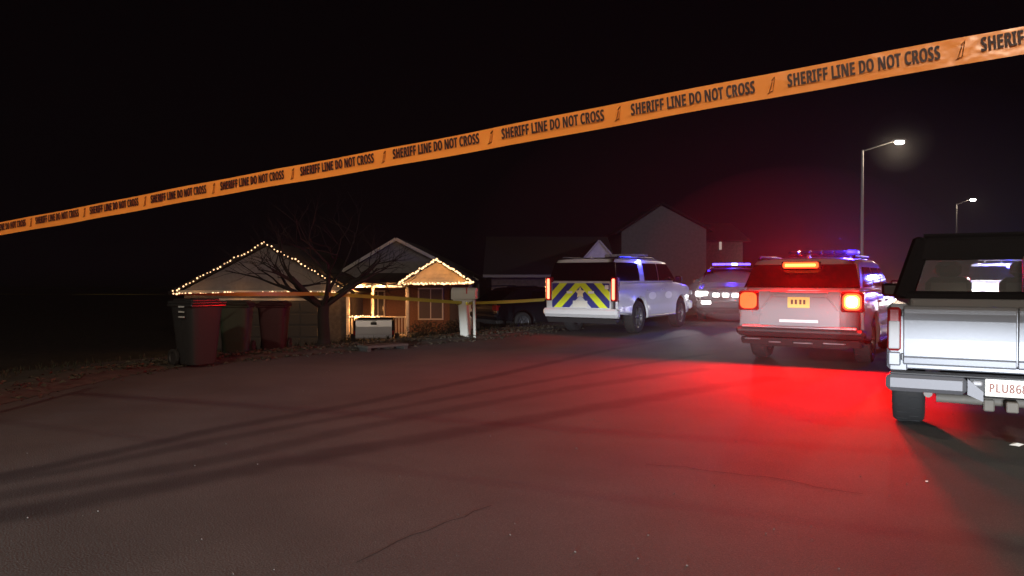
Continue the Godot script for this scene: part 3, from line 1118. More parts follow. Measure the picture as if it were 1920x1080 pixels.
func rear_details(t: Node3D) -> void:
	var st := ST()
	box(st, P(0, -0.004, 0.915), Vector3(1.26, 0.59, 0.02), 0.008)
	var gate := obj("tailgate", st, M.silver, t)
	# raised trapezoid crease round the plate
	st = ST()
	bar(st, Vector3(-0.42, 1.13, 0.012), Vector3(0.42, 1.13, 0.012), 0.03, 0.05, 0.008)
	bar(st, Vector3(-0.42, 1.13, 0.012), Vector3(-0.6, 0.9, 0.012), 0.03, 0.03, 0.008)
	bar(st, Vector3(0.42, 1.13, 0.012), Vector3(0.6, 0.9, 0.012), 0.03, 0.03, 0.008)
	obj("crease", st, M.silver, gate)
	st = ST()
	box(st, Vector3(0, 1.185, 0.015), Vector3(0.9, 0.035, 0.03), 0.01)
	obj("handle_strip", st, M.chrome, gate)
	st = ST()
	box(st, Vector3(0, 1.03, 0.016), Vector3(0.34, 0.19, 0.014), 0.004)
	var pl := obj("number_plate", st, M.plate_yellow, gate)
	for x in [-0.1, -0.04, 0.03, 0.09]:
		st = ST()
		box(st, Vector3(x, 1.03, 0.025), Vector3(0.035, 0.075, 0.003), 0.001)
		obj("plate_character", st, mat(0.12, 0.05, 0.03, 0.6), pl)
	st = ST()
	box(st, Vector3(0, 0.72, 0.016), Vector3(0.6, 0.045, 0.008), 0.003)
	obj("reflective_lettering", st, mat(0.85, 0.85, 0.85, 0.4), gate)
	st = ST()
	box(st, Vector3(0, 0.622, 0.10), Vector3(1.76, 0.035, 0.06), 0.01)
	obj("bumper_strip", st, M.chrome, t)
	for q in [[-0.72, 0.5, 0.26], [-0.36, 0.46, 0.2], [0.08, 0.46, 0.3], [0.55, 0.47, 0.34]]:
		st = ST()
		box(st, Vector3(q[0], q[1] - 0.09, 0.06), Vector3(q[2], 0.025, 0.03), 0.01)
		obj("skirt_trim", st, M.chrome, t)
	st = ST()
	box(st, Vector3(-0.66, 0.84, 0.016), Vector3(0.14, 0.05, 0.008), 0.003)
	obj("badge", st, M.chrome, gate)

func cab_open(t: Node3D, hw: float, u0: float, u1: float, belt: float, roof: float, m: Material) -> void:
	# cab built of pillars, roof and see-through panes; u0 rear face, u1 windscreen base
	var wt := hw - 0.27
	var ut0 := u0 + 0.16
	var ut1 := u1 - 0.72
	var glassm := StandardMaterial3D.new()
	glassm.albedo_color = Color(0.42, 0.44, 0.46, 0.25)
	glassm.transparency = BaseMaterial3D.TRANSPARENCY_ALPHA
	glassm.roughness = 0.04
	var st := ST()
	slab(st, [P(-wt, ut0, roof), P(wt, ut0, roof), P(wt, ut1, roof), P(-wt, ut1, roof)], 0.06)
	box(st, P(0, ut0 + 0.02, roof - 0.03), Vector3(wt * 2 + 0.02, 0.1, 0.1), 0.04)
	obj("roof", st, m, t)
	for s in [-1, 1]:
		st = ST()
		bar(st, P(s * (hw - 0.06), u0 + 0.06, belt - 0.03), P(s * wt, ut0 + 0.04, roof - 0.02), 0.14, 0.2, 0.04)
		obj("rear_pillar", st, m, t)
		st = ST()
		bar(st, P(s * (hw - 0.06), u1 - 0.02, belt - 0.03), P(s * wt, ut1 + 0.02, roof - 0.01), 0.09, 0.1, 0.03)
		obj("front_pillar", st, m, t)
		st = ST()
		bar(st, P(s * (hw - 0.05), (u0 + u1) * 0.5, belt - 0.03), P(s * wt, (u0 + u1) * 0.5, roof - 0.02), 0.06, 0.12, 0.02)
		obj("door_pillar", st, m, t)
		for w in [[u0 + 0.2, (u0 + u1) * 0.5 - 0.07, u0 + 0.3, (u0 + u1) * 0.5 - 0.07], [(u0 + u1) * 0.5 + 0.07, u1 - 0.12, (u0 + u1) * 0.5 + 0.07, ut1 - 0.08]]:
			st = ST()
			slab(st, [P(s * (hw - 0.06), w[0], belt), P(s * (hw - 0.06), w[1], belt), P(s * wt, w[3], roof - 0.05), P(s * wt, w[2], roof - 0.05)], 0.006)
			obj("side_window", st, glassm, t)
	st = ST()
	slab(st, [P(-hw + 0.2, u0 + 0.045, belt + 0.06), P(hw - 0.2, u0 + 0.045, belt + 0.06), P(wt - 0.03, u0 + 0.125, roof - 0.24), P(-wt + 0.03, u0 + 0.125, roof - 0.24)], 0.006)
	var rw := obj("rear_window", st, glassm, t)
	st = ST()
	bar(st, P(0.31, u0 + 0.055, belt + 0.06), P(0.31, u0 + 0.13, roof - 0.24), 0.12, 0.02, 0.004)
	obj("window_frame", st, M.black, rw)
	st = ST()
	slab(st, [P(-hw + 0.12, u1, belt), P(hw - 0.12, u1, belt), P(wt - 0.04, ut1 + 0.03, roof - 0.04), P(-wt + 0.04, ut1 + 0.03, roof - 0.04)], 0.006)
	obj("windscreen", st, glassm, t)
	# panels under and over the rear window
	st = ST()
	slab(st, [P(-wt - 0.02, u0 + 0.13, roof - 0.26), P(wt + 0.02, u0 + 0.13, roof - 0.26), P(wt, ut0, roof - 0.02), P(-wt, ut0, roof - 0.02)], 0.05)
	obj("cab_header", st, m, t)
	st = ST()
	box(st, P(0, u0 + 0.05, belt - 0.02), Vector3(hw * 2 - 0.12, 0.2, 0.08), 0.03)
	obj("cab_back_panel", st, m, t)
	for s in [-1, 1]:
		st = ST()
		box(st, P(s * 0.36, u0 + 0.62, belt - 0.02), Vector3(0.46, 0.5, 0.16), 0.06)
		box(st, P(s * 0.36, u0 + 0.64, belt + 0.32), Vector3(0.26, 0.18, 0.11), 0.05)
		obj("seat", st, M.trim, t)
	st = ST()
	box(st, P(0, u1 - 0.12, belt - 0.03), Vector3(hw * 2 - 0.2, 0.14, 0.4), 0.05)
	obj("dashboard", st, M.trim, t)

func pickup_body(called: String, label: String, at: Vector3, heading: float, main: Material, cabm: Material, fine := true) -> Node3D:
	var t := thing(called, label, "pickup truck", at, -deg_to_rad(heading), "")
	var hw := 0.88
	var L := 5.15
	var v := {"L": L, "W": hw * 2, "belt": 1.2, "roof": 1.88, "hood": 1.15, "cowl": 3.95, "rocker": 0.46, "wr": 0.39, "ra": 1.13, "fa": 4.28}
	# bed sides and cab lower body
	var low := side_poly(v)
	var sidew := 0.09
	var st := ST()
	var cabp := PackedVector2Array([Vector2(1.98, 0.46), Vector2(3.75, 0.46)])
	var R := 0.46
	for k in 11:
		var a := lerpf(PI + 0.15, -0.2, k / 10.0)
		if k > 0: cabp.append(Vector2(4.28 + R * cos(a), 0.39 + R * sin(a)))
	for q in [Vector2(L - 0.1, 0.5), Vector2(L, 0.72), Vector2(L - 0.05, 1.05), Vector2(L - 0.25, 1.12), Vector2(3.95, 1.17), Vector2(3.85, 1.2), Vector2(1.98, 1.2)]: cabp.append(q)
	prism(st, cabp, func(y): return hw - 0.04 * clampf((y - 0.95) / 0.25, 0.0, 1.0), 0.04)
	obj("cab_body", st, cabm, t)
	for s in [-1, 1]:
		st = ST()
		var bedp := PackedVector2Array([Vector2(0.04, 0.62)])
		for k in 11:
			var a := lerpf(PI - 0.35, 0.15, k / 10.0)
			bedp.append(Vector2(1.13 + R * cos(a), 0.39 + R * sin(a)))
		for q in [Vector2(1.95, 0.46), Vector2(1.95, 1.2), Vector2(0.04, 1.2)]: bedp.append(q)
		var tmp := ST()
		prism(st, bedp, func(_y): return sidew, 0.03)
		var side := obj("bed_side", st, main, t)
		side.position.x = s * (hw - sidew)
	st = ST()
	box(st, P(0, 1.0, 0.66), Vector3(hw * 2 - 0.3, 0.05, 1.9), 0.01)
	box(st, P(0, 1.93, 0.93), Vector3(hw * 2 - 0.3, 0.54, 0.04), 0.01)
	obj("bed_floor", st, main, t)
	st = ST()
	box(st, P(0, 2.6, 0.5), Vector3(0.9, 0.16, 4.7), 0.03)
	tube(st, [P(-0.7, 1.13, 0.39), P(0.7, 1.13, 0.39)], [0.05, 0.05], 8)
	obj("chassis", st, M.rubber, t)
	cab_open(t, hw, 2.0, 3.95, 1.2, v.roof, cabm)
	# tailgate
	st = ST()
	box(st, P(0, 0.055, 0.93), Vector3(1.48, 0.49, 0.04), 0.012)
	var gate := obj("tailgate", st, main, t)
	var gp := PackedVector2Array([Vector2(0.04, 0.675), Vector2(0.004, 0.675), Vector2(-0.006, 0.69), Vector2(-0.008, 0.735), Vector2(0.006, 0.75), Vector2(0.004, 0.9), Vector2(-0.002, 1.06), Vector2(-0.012, 1.12), Vector2(-0.014, 1.155), Vector2(-0.004, 1.175), Vector2(0.012, 1.185), Vector2(0.04, 1.185)])
	for q in [[-0.341, 0.409], [0.4145, 0.3355]]:
		st = ST()
		prism(st, gp, func(_y): return q[1], 0.006)
		var pn := obj("tailgate_panel", st, main, gate)
		pn.position.x = q[0]
	st = ST()
	box(st, Vector3(0.36 if fine else 0.0, 1.1, 0.014), Vector3(0.2, 0.07, 0.02), 0.008)
	obj("handle", st, M.black, gate)
	for s in [-1, 1]:
		for y in [0.74, 1.12]:
			st = ST()
			box(st, Vector3(s * 0.757, y, 0.0), Vector3(0.018, 0.06, 0.03), 0.004)
			obj("hinge", st, M.black, gate)
		st = ST()
		box(st, P(s * 0.822, 0.02, 0.98), Vector3(0.105, 0.38, 0.06), 0.02)
		var tl := obj("taillight", st, M.redlens, t)
		st = ST()
		box(st, P(s * 0.822, -0.014, 0.93), Vector3(0.085, 0.24, 0.014), 0.006)
		obj("clear_lens", st, M.clearlens, tl)
		st = ST()
		box(st, P(s * 0.82, 0.03, 0.72), Vector3(0.1, 0.12, 0.04), 0.012)
		obj("lower_panel", st, main, t)
	# chrome bumper with a lower centre that carries the plate
	st = ST()
	box(st, P(0, -0.03, 0.535), Vector3(1.6, 0.1, 0.06), 0.02)
	for s in [-1, 1]:
		box(st, P(s * 0.58, -0.08, 0.535), Vector3(0.6, 0.15, 0.16), 0.035)
		slab(st, [P(s * 0.28, -0.155, 0.6), P(s * 0.28, -0.155, 0.47), P(s * 0.17, -0.155, 0.42), P(s * 0.17, -0.155, 0.5)], 0.03)
	var bump := obj("rear_bumper", st, M.dullchrome, t)
	st = ST()
	box(st, P(0, -0.06, 0.53), Vector3(0.56, 0.17, 0.1), 0.02)
	box(st, P(0, -0.07, 0.615), Vector3(1.7, 0.02, 0.16), 0.006)
	obj("step_pad", st, M.plastic, bump)
	st = ST()
	box(st, P(0.0, -0.118, 0.54), Vector3(0.31, 0.155, 0.012), 0.004)
	var plate := obj("number_plate", st, M.plate, bump)
	if fine:
		lettering("lettering", "PLU868", 0.07, M.platetext, plate, P(0, -0.1255, 0.53), Basis.IDENTITY, 0.78)
		st = ST()
		box(st, P(-0.21, -0.115, 0.56), Vector3(0.07, 0.04, 0.03), 0.01)
		box(st, P(0.21, -0.115, 0.56), Vector3(0.07, 0.04, 0.03), 0.01)
		obj("plate_lamp_cover", st, M.clearlens, bump)
		# tow hitch
		st = ST()
		tube(st, [P(-0.5, 0.06, 0.4), P(0.5, 0.06, 0.4)], [0.04, 0.04], 10)
		box(st, P(0.03, -0.04, 0.385), Vector3(0.085, 0.085, 0.22), 0.008)
		box(st, P(-0.12, 0.04, 0.37), Vector3(0.08, 0.1, 0.1), 0.01)
		obj("tow_hitch", st, mat(0.10, 0.09, 0.075, 0.7), t)
		st = ST()
		tube(st, [P(-0.6, 0.5, 0.44), P(-0.56, 0.12, 0.42)], [0.035, 0.035], 10)
		obj("exhaust_pipe", st, mat(0.1, 0.09, 0.08, 0.5, 0.6), t)
	for s in [-1, 1]:
		st = ST()
		box(st, P(s * (hw + 0.1), 3.45, 1.27), Vector3(0.2, 0.17, 0.1), 0.03)
		obj("mirror", st, M.black, t)
		st = ST()
		box(st, P(s * 0.62, L - 0.03, 0.9), Vector3(0.36, 0.2, 0.1), 0.03)
		obj("headlight", st, M.clearlens, t)
	st = ST()
	box(st, P(0, L + 0.03, 0.58), Vector3(1.7, 0.2, 0.14), 0.04)
	obj("front_bumper", st, M.chrome, t)
	add_wheels(t, 0.39, 0.27, hw - 0.02, [1.13, 4.28], M.alloy)
	return t

func make_pickup() -> void:
	pickup_body("pickup_truck", "silver pickup truck with cab coloured dark for its shade, chrome bumper and white number plate", W(4.05, 6.1, 0), 29, M.silver2, M.cabdark, true)

func make_driveway_vehicles() -> void:
	# small box trailer with a pale tailgate
	var gy := ground_y(-5.1, 28.6)
	var t := thing("utility_trailer", "small dark trailer with pale metal tailgate parked in front of the porch house", "trailer", W(-5.1, 27.5, gy + 0.02), deg_to_rad(8))
	var st := ST()
	for s in [-1, 1]: box(st, P(s * 0.7, 1.25, 0.86), Vector3(0.05, 0.6, 2.4), 0.012)
	box(st, P(0, 2.43, 0.86), Vector3(1.42, 0.6, 0.05), 0.012)
	box(st, P(0, 1.25, 0.56), Vector3(1.4, 0.06, 2.4), 0.01)
	obj("bed", st, M.cabdark, t)
	st = ST()
	var gp := PackedVector2Array([Vector2(0.05, 0.5), Vector2(-0.02, 0.52), Vector2(-0.035, 0.58), Vector2(0.0, 0.64), Vector2(-0.012, 0.72), Vector2(-0.02, 0.95), Vector2(0.0, 1.1), Vector2(0.01, 1.17), Vector2(0.04, 1.2), Vector2(0.05, 1.2)])
	prism(st, gp, func(_y): return 0.66, 0.01)
	var gate := obj("tailgate", st, M.palemetal, t)
	st = ST()
	box(st, Vector3(0, 1.06, 0.016), Vector3(0.22, 0.09, 0.03), 0.01)
	obj("handle", st, M.black, gate)
	st = ST()
	box(st, Vector3(0, 1.15, 0.016), Vector3(0.14, 0.07, 0.02), 0.008)
	obj("latch_cover", st, M.white, gate)
	for s in [-1, 1]:
		st = ST()
		box(st, P(s * 0.7, 0.02, 0.72), Vector3(0.07, 0.16, 0.05), 0.01)
		obj("taillight", st, M.redlens, t)
	st = ST()
	bar(st, P(0, 2.4, 0.5), P(0, 3.6, 0.42), 0.08, 0.08)
	bar(st, P(0, 3.3, 0.45), P(0, 3.3, 0.0), 0.05, 0.05)
	obj("drawbar", st, M.black, t)
	add_wheels(t, 0.3, 0.18, 0.92, [1.25], M.alloy)
	var sed := {
		"category": "car", "L": 4.6, "W": 1.8, "belt": 0.95, "roof": 1.42, "hood": 0.88, "cowl": 3.3, "wtop": 2.3, "rocker": 0.26, "wr": 0.32, "ra": 0.95, "fa": 3.65, "rake": 0.7,
		"paint": M.darkpaint, "tail": [0.3, 0.7, 0.88], "bumper": [0.42, 0.62, 0.08],
		"doors": [[1.2, 2.05], [2.07, 3.0]],
		"panes": [[Vector2(1.25, 0.99), Vector2(2.0, 0.99), Vector2(2.0, 1.29), Vector2(1.35, 1.29)], [Vector2(2.08, 0.99), Vector2(3.0, 0.99), Vector2(2.4, 1.29), Vector2(2.08, 1.29)]],
	}
	make_suv("parked_car", "black car parked low on the driveway behind the white mailbox", W(-0.9, 24.0, ground_y(-0.6, 25.5)), 60, sed)

# ------------------------------------------------------------------ houses
# polygon in (x, y) pushed back from depth d0 to d1
func ext(st: SurfaceTool, pts: PackedVector2Array, d0: float, d1: float) -> void:
	var n := pts.size()
	for i in n:
		var j := (i + 1) % n
		quad(st, W(pts[i].x, d0, pts[i].y), W(pts[j].x, d0, pts[j].y), W(pts[j].x, d1, pts[j].y), W(pts[i].x, d1, pts[i].y))
	var idx := Geometry2D.triangulate_polygon(pts)
	for k in range(0, idx.size(), 3):
		for d in [d0, d1]:
			tri(st, W(pts[idx[k]].x, d, pts[idx[k]].y), W(pts[idx[k + 1]].x, d, pts[idx[k + 1]].y), W(pts[idx[k + 2]].x, d, pts[idx[k + 2]].y))

# lapped siding boards over a gable face: every board is a slanted strip
func siding(st: SurfaceTool, pts: PackedVector2Array, d: float, lap := 0.16) -> void:
	var y0 := 1e9
	var y1 := -1e9
	for p in pts:
		y0 = minf(y0, p.y)
		y1 = maxf(y1, p.y)
	var y := y0
	while y < y1:
		var strip := PackedVector2Array([Vector2(-200, y), Vector2(200, y), Vector2(200, y + lap), Vector2(-200, y + lap)])
		for piece in Geometry2D.intersect_polygons(pts, strip):
			flat_poly(st, piece, func(q): return W(q.x, d - 0.03 * (1.0 - (q.y - y) / lap), q.y))
			var lo := 1e9
			var hi := -1e9
			for q in piece:
				if q.y < y + 0.01:
					lo = minf(lo, q.x)
					hi = maxf(hi, q.x)
			if hi > lo: quad(st, W(lo, d - 0.03, y), W(hi, d - 0.03, y), W(hi, d, y), W(lo, d, y))
		y += lap

func wbox(st: SurfaceTool, x0: float, x1: float, y0: float, y1: float, d0: float, d1: float, bev := 0.01) -> void:
	box(st, W((x0 + x1) * 0.5, (d0 + d1) * 0.5, (y0 + y1) * 0.5), Vector3(absf(x1 - x0), absf(y1 - y0), absf(d1 - d0)), bev)

func house_window(parent: Node, x0: float, x1: float, y0: float, y1: float, d: float, frame: Material, pane: Material) -> void:
	var st := ST()
	wbox(st, x0, x1, y0, y0 + 0.07, d - 0.05, d + 0.03)
	wbox(st, x0, x1, y1 - 0.07, y1, d - 0.05, d + 0.03)
	wbox(st, x0, x0 + 0.07, y0 + 0.07, y1 - 0.07, d - 0.048, d + 0.03)
	wbox(st, x1 - 0.07, x1, y0 + 0.07, y1 - 0.07, d - 0.048, d + 0.03)
	var w := obj("window", st, frame, parent)
	st = ST()
	wbox(st, (x0 + x1) * 0.5 - 0.025, (x0 + x1) * 0.5 + 0.025, y0 + 0.07, y1 - 0.07, d - 0.035, d - 0.01)
	obj("muntin", st, frame, w)
	for k in 2:
		st = ST()
		var a := x0 + 0.07 if k == 0 else (x0 + x1) * 0.5 + 0.025
		var b := (x0 + x1) * 0.5 - 0.025 if k == 0 else x1 - 0.07
		wbox(st, a, b, y0 + 0.07, y1 - 0.07, d - 0.015, d + 0.0, 0.002)
		obj("pane", st, pane, w)

func roof_slope(st: SurfaceTool, a: Vector2, b: Vector2, d0: float, d1: float, t := 0.12) -> void:
	var n := Vector2(-(b - a).y, (b - a).x).normalized()
	if n.y < 0: n = -n
	ext(st, PackedVector2Array([a, b, b + n * t, a + n * t]), d0, d1)

func string_lights(label: String, path: Array, spacing: float, r: float, e: float, every: float, sag: float) -> void:
	var t := thing("string_lights", label, "string lights", path[0], 0.0, "christmas light strings on the houses")
	var pts := []
	for i in path.size() - 1:
		var n := int(ceil((path[i + 1] - path[i]).length() / 0.5))
		for k in n:
			var f := float(k) / n
			pts.append(path[i].lerp(path[i + 1], f) - path[0] + Vector3(0, -sag * sin(f * PI * 3.0) * sin(f * PI * 3.0), 0))
	pts.append(path[-1] - path[0])
	var rad := []
	for k in pts.size(): rad.append(0.008)
	var st := ST()
	tube(st, pts, rad, 5)
	obj("wire", st, M.black, t)
	var sm := SphereMesh.new()
	sm.radius = r
	sm.height = r * 2.0
	sm.radial_segments = 8
	sm.rings = 4
	var acc := 0.0
	var lacc := every * 0.5
	for i in pts.size() - 1:
		var l: float = (pts[i + 1] - pts[i]).length()
		var pos := 0.0
		while acc + (l - pos) >= spacing:
			pos += spacing - acc
			acc = 0.0
			var q: Vector3 = pts[i].lerp(pts[i + 1], pos / l) + Vector3(rng.randf_range(-0.03, 0.03), rng.randf_range(-0.05, 0.02), rng.randf_range(0.0, 0.04))
			inst("bulb", sm, M.glow_bulb, t, q, Basis.from_scale(Vector3.ONE * rng.randf_range(0.7, 1.2)))
			lacc += spacing
			if lacc >= every:
				lacc = 0.0
				omni(t, q + Vector3(0, -0.02, r + 0.05), Color(1.0, 0.66, 0.36), e, 0.06)
		acc += l - pos

func make_houses() -> void:
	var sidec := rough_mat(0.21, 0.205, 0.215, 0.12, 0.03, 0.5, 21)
	var tan_ := rough_mat(0.46, 0.40, 0.29, 0.15, 0.03, 0.5, 22)
	var brick := rough_mat(0.15, 0.075, 0.045, 0.35, 0.05, 1.2, 23)
	var shingle := rough_mat(0.016, 0.015, 0.016, 0.5, 0.06, 0.8, 24)
	var trim := mat(0.5, 0.48, 0.44, 0.6)
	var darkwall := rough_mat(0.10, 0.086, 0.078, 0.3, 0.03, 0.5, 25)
	var gy := -1.8
	# ---- house with the porch: garage wing, main gable, porch
	var h := thing("house", "single storey house with garage gable and small porch outlined in warm string lights", "house", Vector3.ZERO)
	var st := ST()
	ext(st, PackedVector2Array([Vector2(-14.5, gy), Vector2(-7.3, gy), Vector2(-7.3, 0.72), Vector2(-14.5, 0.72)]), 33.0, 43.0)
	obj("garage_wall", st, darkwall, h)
	st = ST()
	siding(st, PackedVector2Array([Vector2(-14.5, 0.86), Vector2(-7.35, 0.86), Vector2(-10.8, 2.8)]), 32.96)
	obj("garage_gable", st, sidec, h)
	st = ST()
	wbox(st, -14.75, -7.15, 0.68, 0.86, 32.86, 33.02)
	obj("fascia", st, trim, h)
	st = ST()
	roof_slope(st, Vector2(-15.0, 0.68), Vector2(-10.8, 2.84), 32.6, 43.4)
	roof_slope(st, Vector2(-6.9, 0.68), Vector2(-10.8, 2.84), 32.6, 43.4)
	obj("garage_roof", st, shingle, h)
	st = ST()
	wbox(st, -13.4, -8.5, gy, 0.4, 32.93, 32.99)
	var gd := obj("garage_door", st, mat(0.06, 0.055, 0.05, 0.7), h)
	for r in 4:
		for c in 6:
			st = ST()
			wbox(st, -13.34 + c * 0.805, -13.34 + c * 0.805 + 0.74, gy + 0.08 + r * 0.54, gy + 0.52 + r * 0.54, 32.905, 32.935)
			obj("panel", st, mat(0.06, 0.055, 0.05, 0.7), gd)
	st = ST()
	wbox(st, -13.5, -8.4, 0.4, 0.5, 32.9, 33.0)
	obj("door_lintel", st, trim, h)
	# main body
	st = ST()
	ext(st, PackedVector2Array([Vector2(-8.6, gy), Vector2(-2.1, gy), Vector2(-2.1, 1.45), Vector2(-5.84, 3.3), Vector2(-8.6, 1.6)]), 38.05, 48.0)
	obj("main_wall", st, sidec, h)
	st = ST()
	siding(st, PackedVector2Array([Vector2(-8.6, 1.6), Vector2(-2.2, 1.6), Vector2(-5.84, 3.32)]), 38.0)
	obj("main_gable", st, sidec, h)
	st = ST()
	roof_slope(st, Vector2(-9.3, 1.28), Vector2(-5.84, 3.32), 37.6, 48.4)
	roof_slope(st, Vector2(-1.7, 1.22), Vector2(-5.84, 3.32), 37.6, 48.4)
	obj("main_roof", st, shingle, h)
	for s in [[-9.3, 1.28], [-1.7, 1.22]]:
		st = ST()
		bar(st, W(s[0], 37.57, s[1] + 0.02), W(-5.84, 37.57, 3.36), 0.05, 0.16)
		obj("rake_board", st, trim, h)
	# porch
	st = ST()
	wbox(st, -7.3, -1.9, gy - 0.6, -1.25, 32.9, 37.0)
	obj("porch_floor", st, rough_mat(0.12, 0.115, 0.10, 0.2, 0.03, 0.6, 26), h)
	st = ST()
	wbox(st, -7.3, -1.9, -1.25, 1.3, 36.5, 36.9)
	obj("porch_wall", st, brick, h)
	st = ST()
	slab(st, [W(-7.4, 33.0, 1.14), W(-1.9, 33.0, 1.14), W(-1.9, 38.2, 1.62), W(-7.4, 38.2, 1.62)], 0.1)
	obj("porch_roof", st, shingle, h)
	st = ST()
	wbox(st, -7.35, -4.75, 0.98, 1.1, 32.95, 33.1)
	obj("fascia", st, trim, h)
	st = ST()
	siding(st, PackedVector2Array([Vector2(-4.65, 1.24), Vector2(-1.85, 1.24), Vector2(-3.2, 2.1)]), 32.0)
	obj("porch_gable", st, tan_, h)
	st = ST()
	wbox(st, -4.75, -1.75, 1.12, 1.25, 31.93, 32.06)
	obj("porch_beam", st, trim, h)
	st = ST()
	roof_slope(st, Vector2(-4.85, 1.12), Vector2(-3.2, 2.14), 31.75, 38.0, 0.09)
	roof_slope(st, Vector2(-1.65, 1.12), Vector2(-3.2, 2.14), 31.75, 38.0, 0.09)
	obj("porch_gable_roof", st, shingle, h)
	for q in [[-7.25, 0.07], [-6.15, 0.05], [-4.62, 0.07], [-1.85, 0.07]]:
		st = ST()
		wbox(st, q[0] - q[1], q[0] + q[1], -1.25, 1.1, 32.98 - q[1], 32.98 + q[1], 0.012)
		obj("porch_post", st, trim, h)
	var rail := ST()
	wbox(rail, -7.2, -4.7, -0.36, -0.3, 32.95, 33.02)
	wbox(rail, -7.2, -4.7, -1.15, -1.1, 32.95, 33.02)
	var ro := obj("railing", rail, trim, h)
	var bal := BoxMesh.new()
	bal.size = Vector3(0.035, 0.74, 0.035)
	for k in 19: inst("baluster", bal, trim, ro, W(-7.08 + k * 0.13, 32.985, -0.73))
	house_window(h, -4.6, -3.35, -0.65, 0.92, 36.47, trim, mat(0.10, 0.085, 0.085, 0.12))
	house_window(h, -6.9, -6.2, -0.5, 0.8, 36.47, trim, mat(0.06, 0.05, 0.05, 0.12))
	st = ST()
	wbox(st, -3.05, -2.15, -1.25, 0.85, 36.42, 36.5)
	var door := obj("door", st, mat(0.03, 0.012, 0.01, 0.5), h)
	st = ST()
	box(st, W(-2.25, 36.38, -0.25), Vector3(0.05, 0.05, 0.07), 0.015)
	obj("handle", st, M.chrome, door)
	# strings of lights
	string_lights("loosely hung string of warm bulbs outlining the garage gable", [W(-14.95, 32.55, 0.76), W(-10.8, 32.55, 3.0), W(-7.0, 32.55, 0.8)], 0.17, 0.034, 0.03, 2.4, 0.07)
	string_lights("string of warm bulbs along the eave above the garage door", [W(-14.9, 32.55, 0.74), W(-7.1, 32.75, 0.82)], 0.13, 0.042, 0.14, 1.9, 0.03)
	string_lights("string of warm bulbs along the eave between garage and porch gable", [W(-7.3, 32.85, 1.06), W(-4.8, 32.85, 1.06)], 0.09, 0.042, 6.0, 0.9, 0.0)
	string_lights("dense string of bright bulbs round the small porch gable", [W(-4.85, 31.7, 1.2), W(-3.2, 31.7, 2.22), W(-1.65, 31.7, 1.2), W(-4.85, 31.7, 1.17)], 0.07, 0.042, 0.22, 0.9, 0.0)
	string_lights("short string of warm bulbs on the porch railing", [W(-7.2, 32.88, -0.27), W(-5.9, 32.88, -0.29), W(-5.75, 32.88, -0.36)], 0.09, 0.036, 1.2, 0.7, 0.0)
	# ---- dark house with dormer
	h = thing("house", "dark low house with pale dormer gable behind the chevron patrol vehicle", "house", Vector3.ZERO)
	st = ST()
	wbox(st, -1.0, 4.9, -1.7, 1.42, 36.3, 45.0)
	obj("wall", st, darkwall, h)
	st = ST()
	for k in 2:
		var da := 35.9 if k == 0 else 45.6
		slab(st, [W(-1.4, da, 1.5), W(5.2, da, 1.5), W(5.2, 40.7, 3.6), W(-1.4, 40.7, 3.6)], 0.1)
	obj("roof", st, shingle, h)
	st = ST()
	wbox(st, -1.4, 5.2, 1.42, 1.56, 35.78, 35.88)
	obj("fascia", st, mat(0.2, 0.19, 0.19, 0.6), h)
	st = ST()
	siding(st, PackedVector2Array([Vector2(3.45, 2.2), Vector2(4.85, 2.2), Vector2(4.85, 2.35), Vector2(4.12, 3.12), Vector2(3.45, 2.35)]), 35.4)
	obj("dormer_gable", st, rough_mat(0.75, 0.74, 0.72, 0.1, 0.03, 0.5, 27), h)
	st = ST()
	roof_slope(st, Vector2(3.3, 2.2), Vector2(4.12, 3.13), 35.3, 40.0, 0.07)
	roof_slope(st, Vector2(4.95, 2.2), Vector2(4.12, 3.13), 35.3, 40.0, 0.07)
	obj("dormer_roof", st, shingle, h)
	for s in [3.3, 4.95]:
		st = ST()
		bar(st, W(s, 35.27, 2.22), W(4.12, 35.27, 3.17), 0.04, 0.09)
		obj("rake_board", st, trim, h)
	st = ST()
	wbox(st, 3.45, 4.85, 1.5, 2.2, 35.42, 37.5)
	obj("dormer_wall", st, darkwall, h)
	house_window(h, 0.6, 1.7, -0.4, 0.8, 36.28, mat(0.08, 0.08, 0.08), M.glass)
	# ---- two storey house far behind
	h = thing("house", "pale grey two storey house with wide front gable far down the road", "house", Vector3.ZERO)
	var pale := rough_mat(0.24, 0.24, 0.24, 0.12, 0.03, 0.4, 28)
	st = ST()
	ext(st, PackedVector2Array([Vector2(8.8, -0.9), Vector2(15.6, -0.9), Vector2(15.6, 5.3), Vector2(12.0, 7.2), Vector2(8.8, 5.1)]), 60.04, 72.0)
	obj("wall", st, pale, h)
	st = ST()
	siding(st, PackedVector2Array([Vector2(8.8, -0.6), Vector2(15.6, -0.6), Vector2(15.6, 5.3), Vector2(12.0, 7.2), Vector2(8.8, 5.1)]), 60.0, 0.2)
	obj("siding", st, pale, h)
	st = ST()
	ext(st, PackedVector2Array([Vector2(15.6, -0.9), Vector2(19.0, -0.9), Vector2(19.0, 4.4), Vector2(15.6, 4.4)]), 61.5, 72.0)
	obj("side_wing", st, darkwall, h)
	st = ST()
	roof_slope(st, Vector2(8.3, 4.85), Vector2(12.0, 7.3), 59.6, 72.4, 0.14)
	roof_slope(st, Vector2(16.1, 5.1), Vector2(12.0, 7.3), 59.6, 72.4, 0.14)
	slab(st, [W(15.7, 61.0, 4.4), W(19.5, 61.0, 4.4), W(19.5, 66.5, 6.2), W(15.7, 66.5, 6.2)], 0.12)
	obj("roof", st, shingle, h)
	st = ST()
	wbox(st, 17.05, 17.25, 3.7, 4.35, 61.42, 61.48)
	obj("lit_window", st, glow(1.0, 0.8, 0.7, 0.35), h)

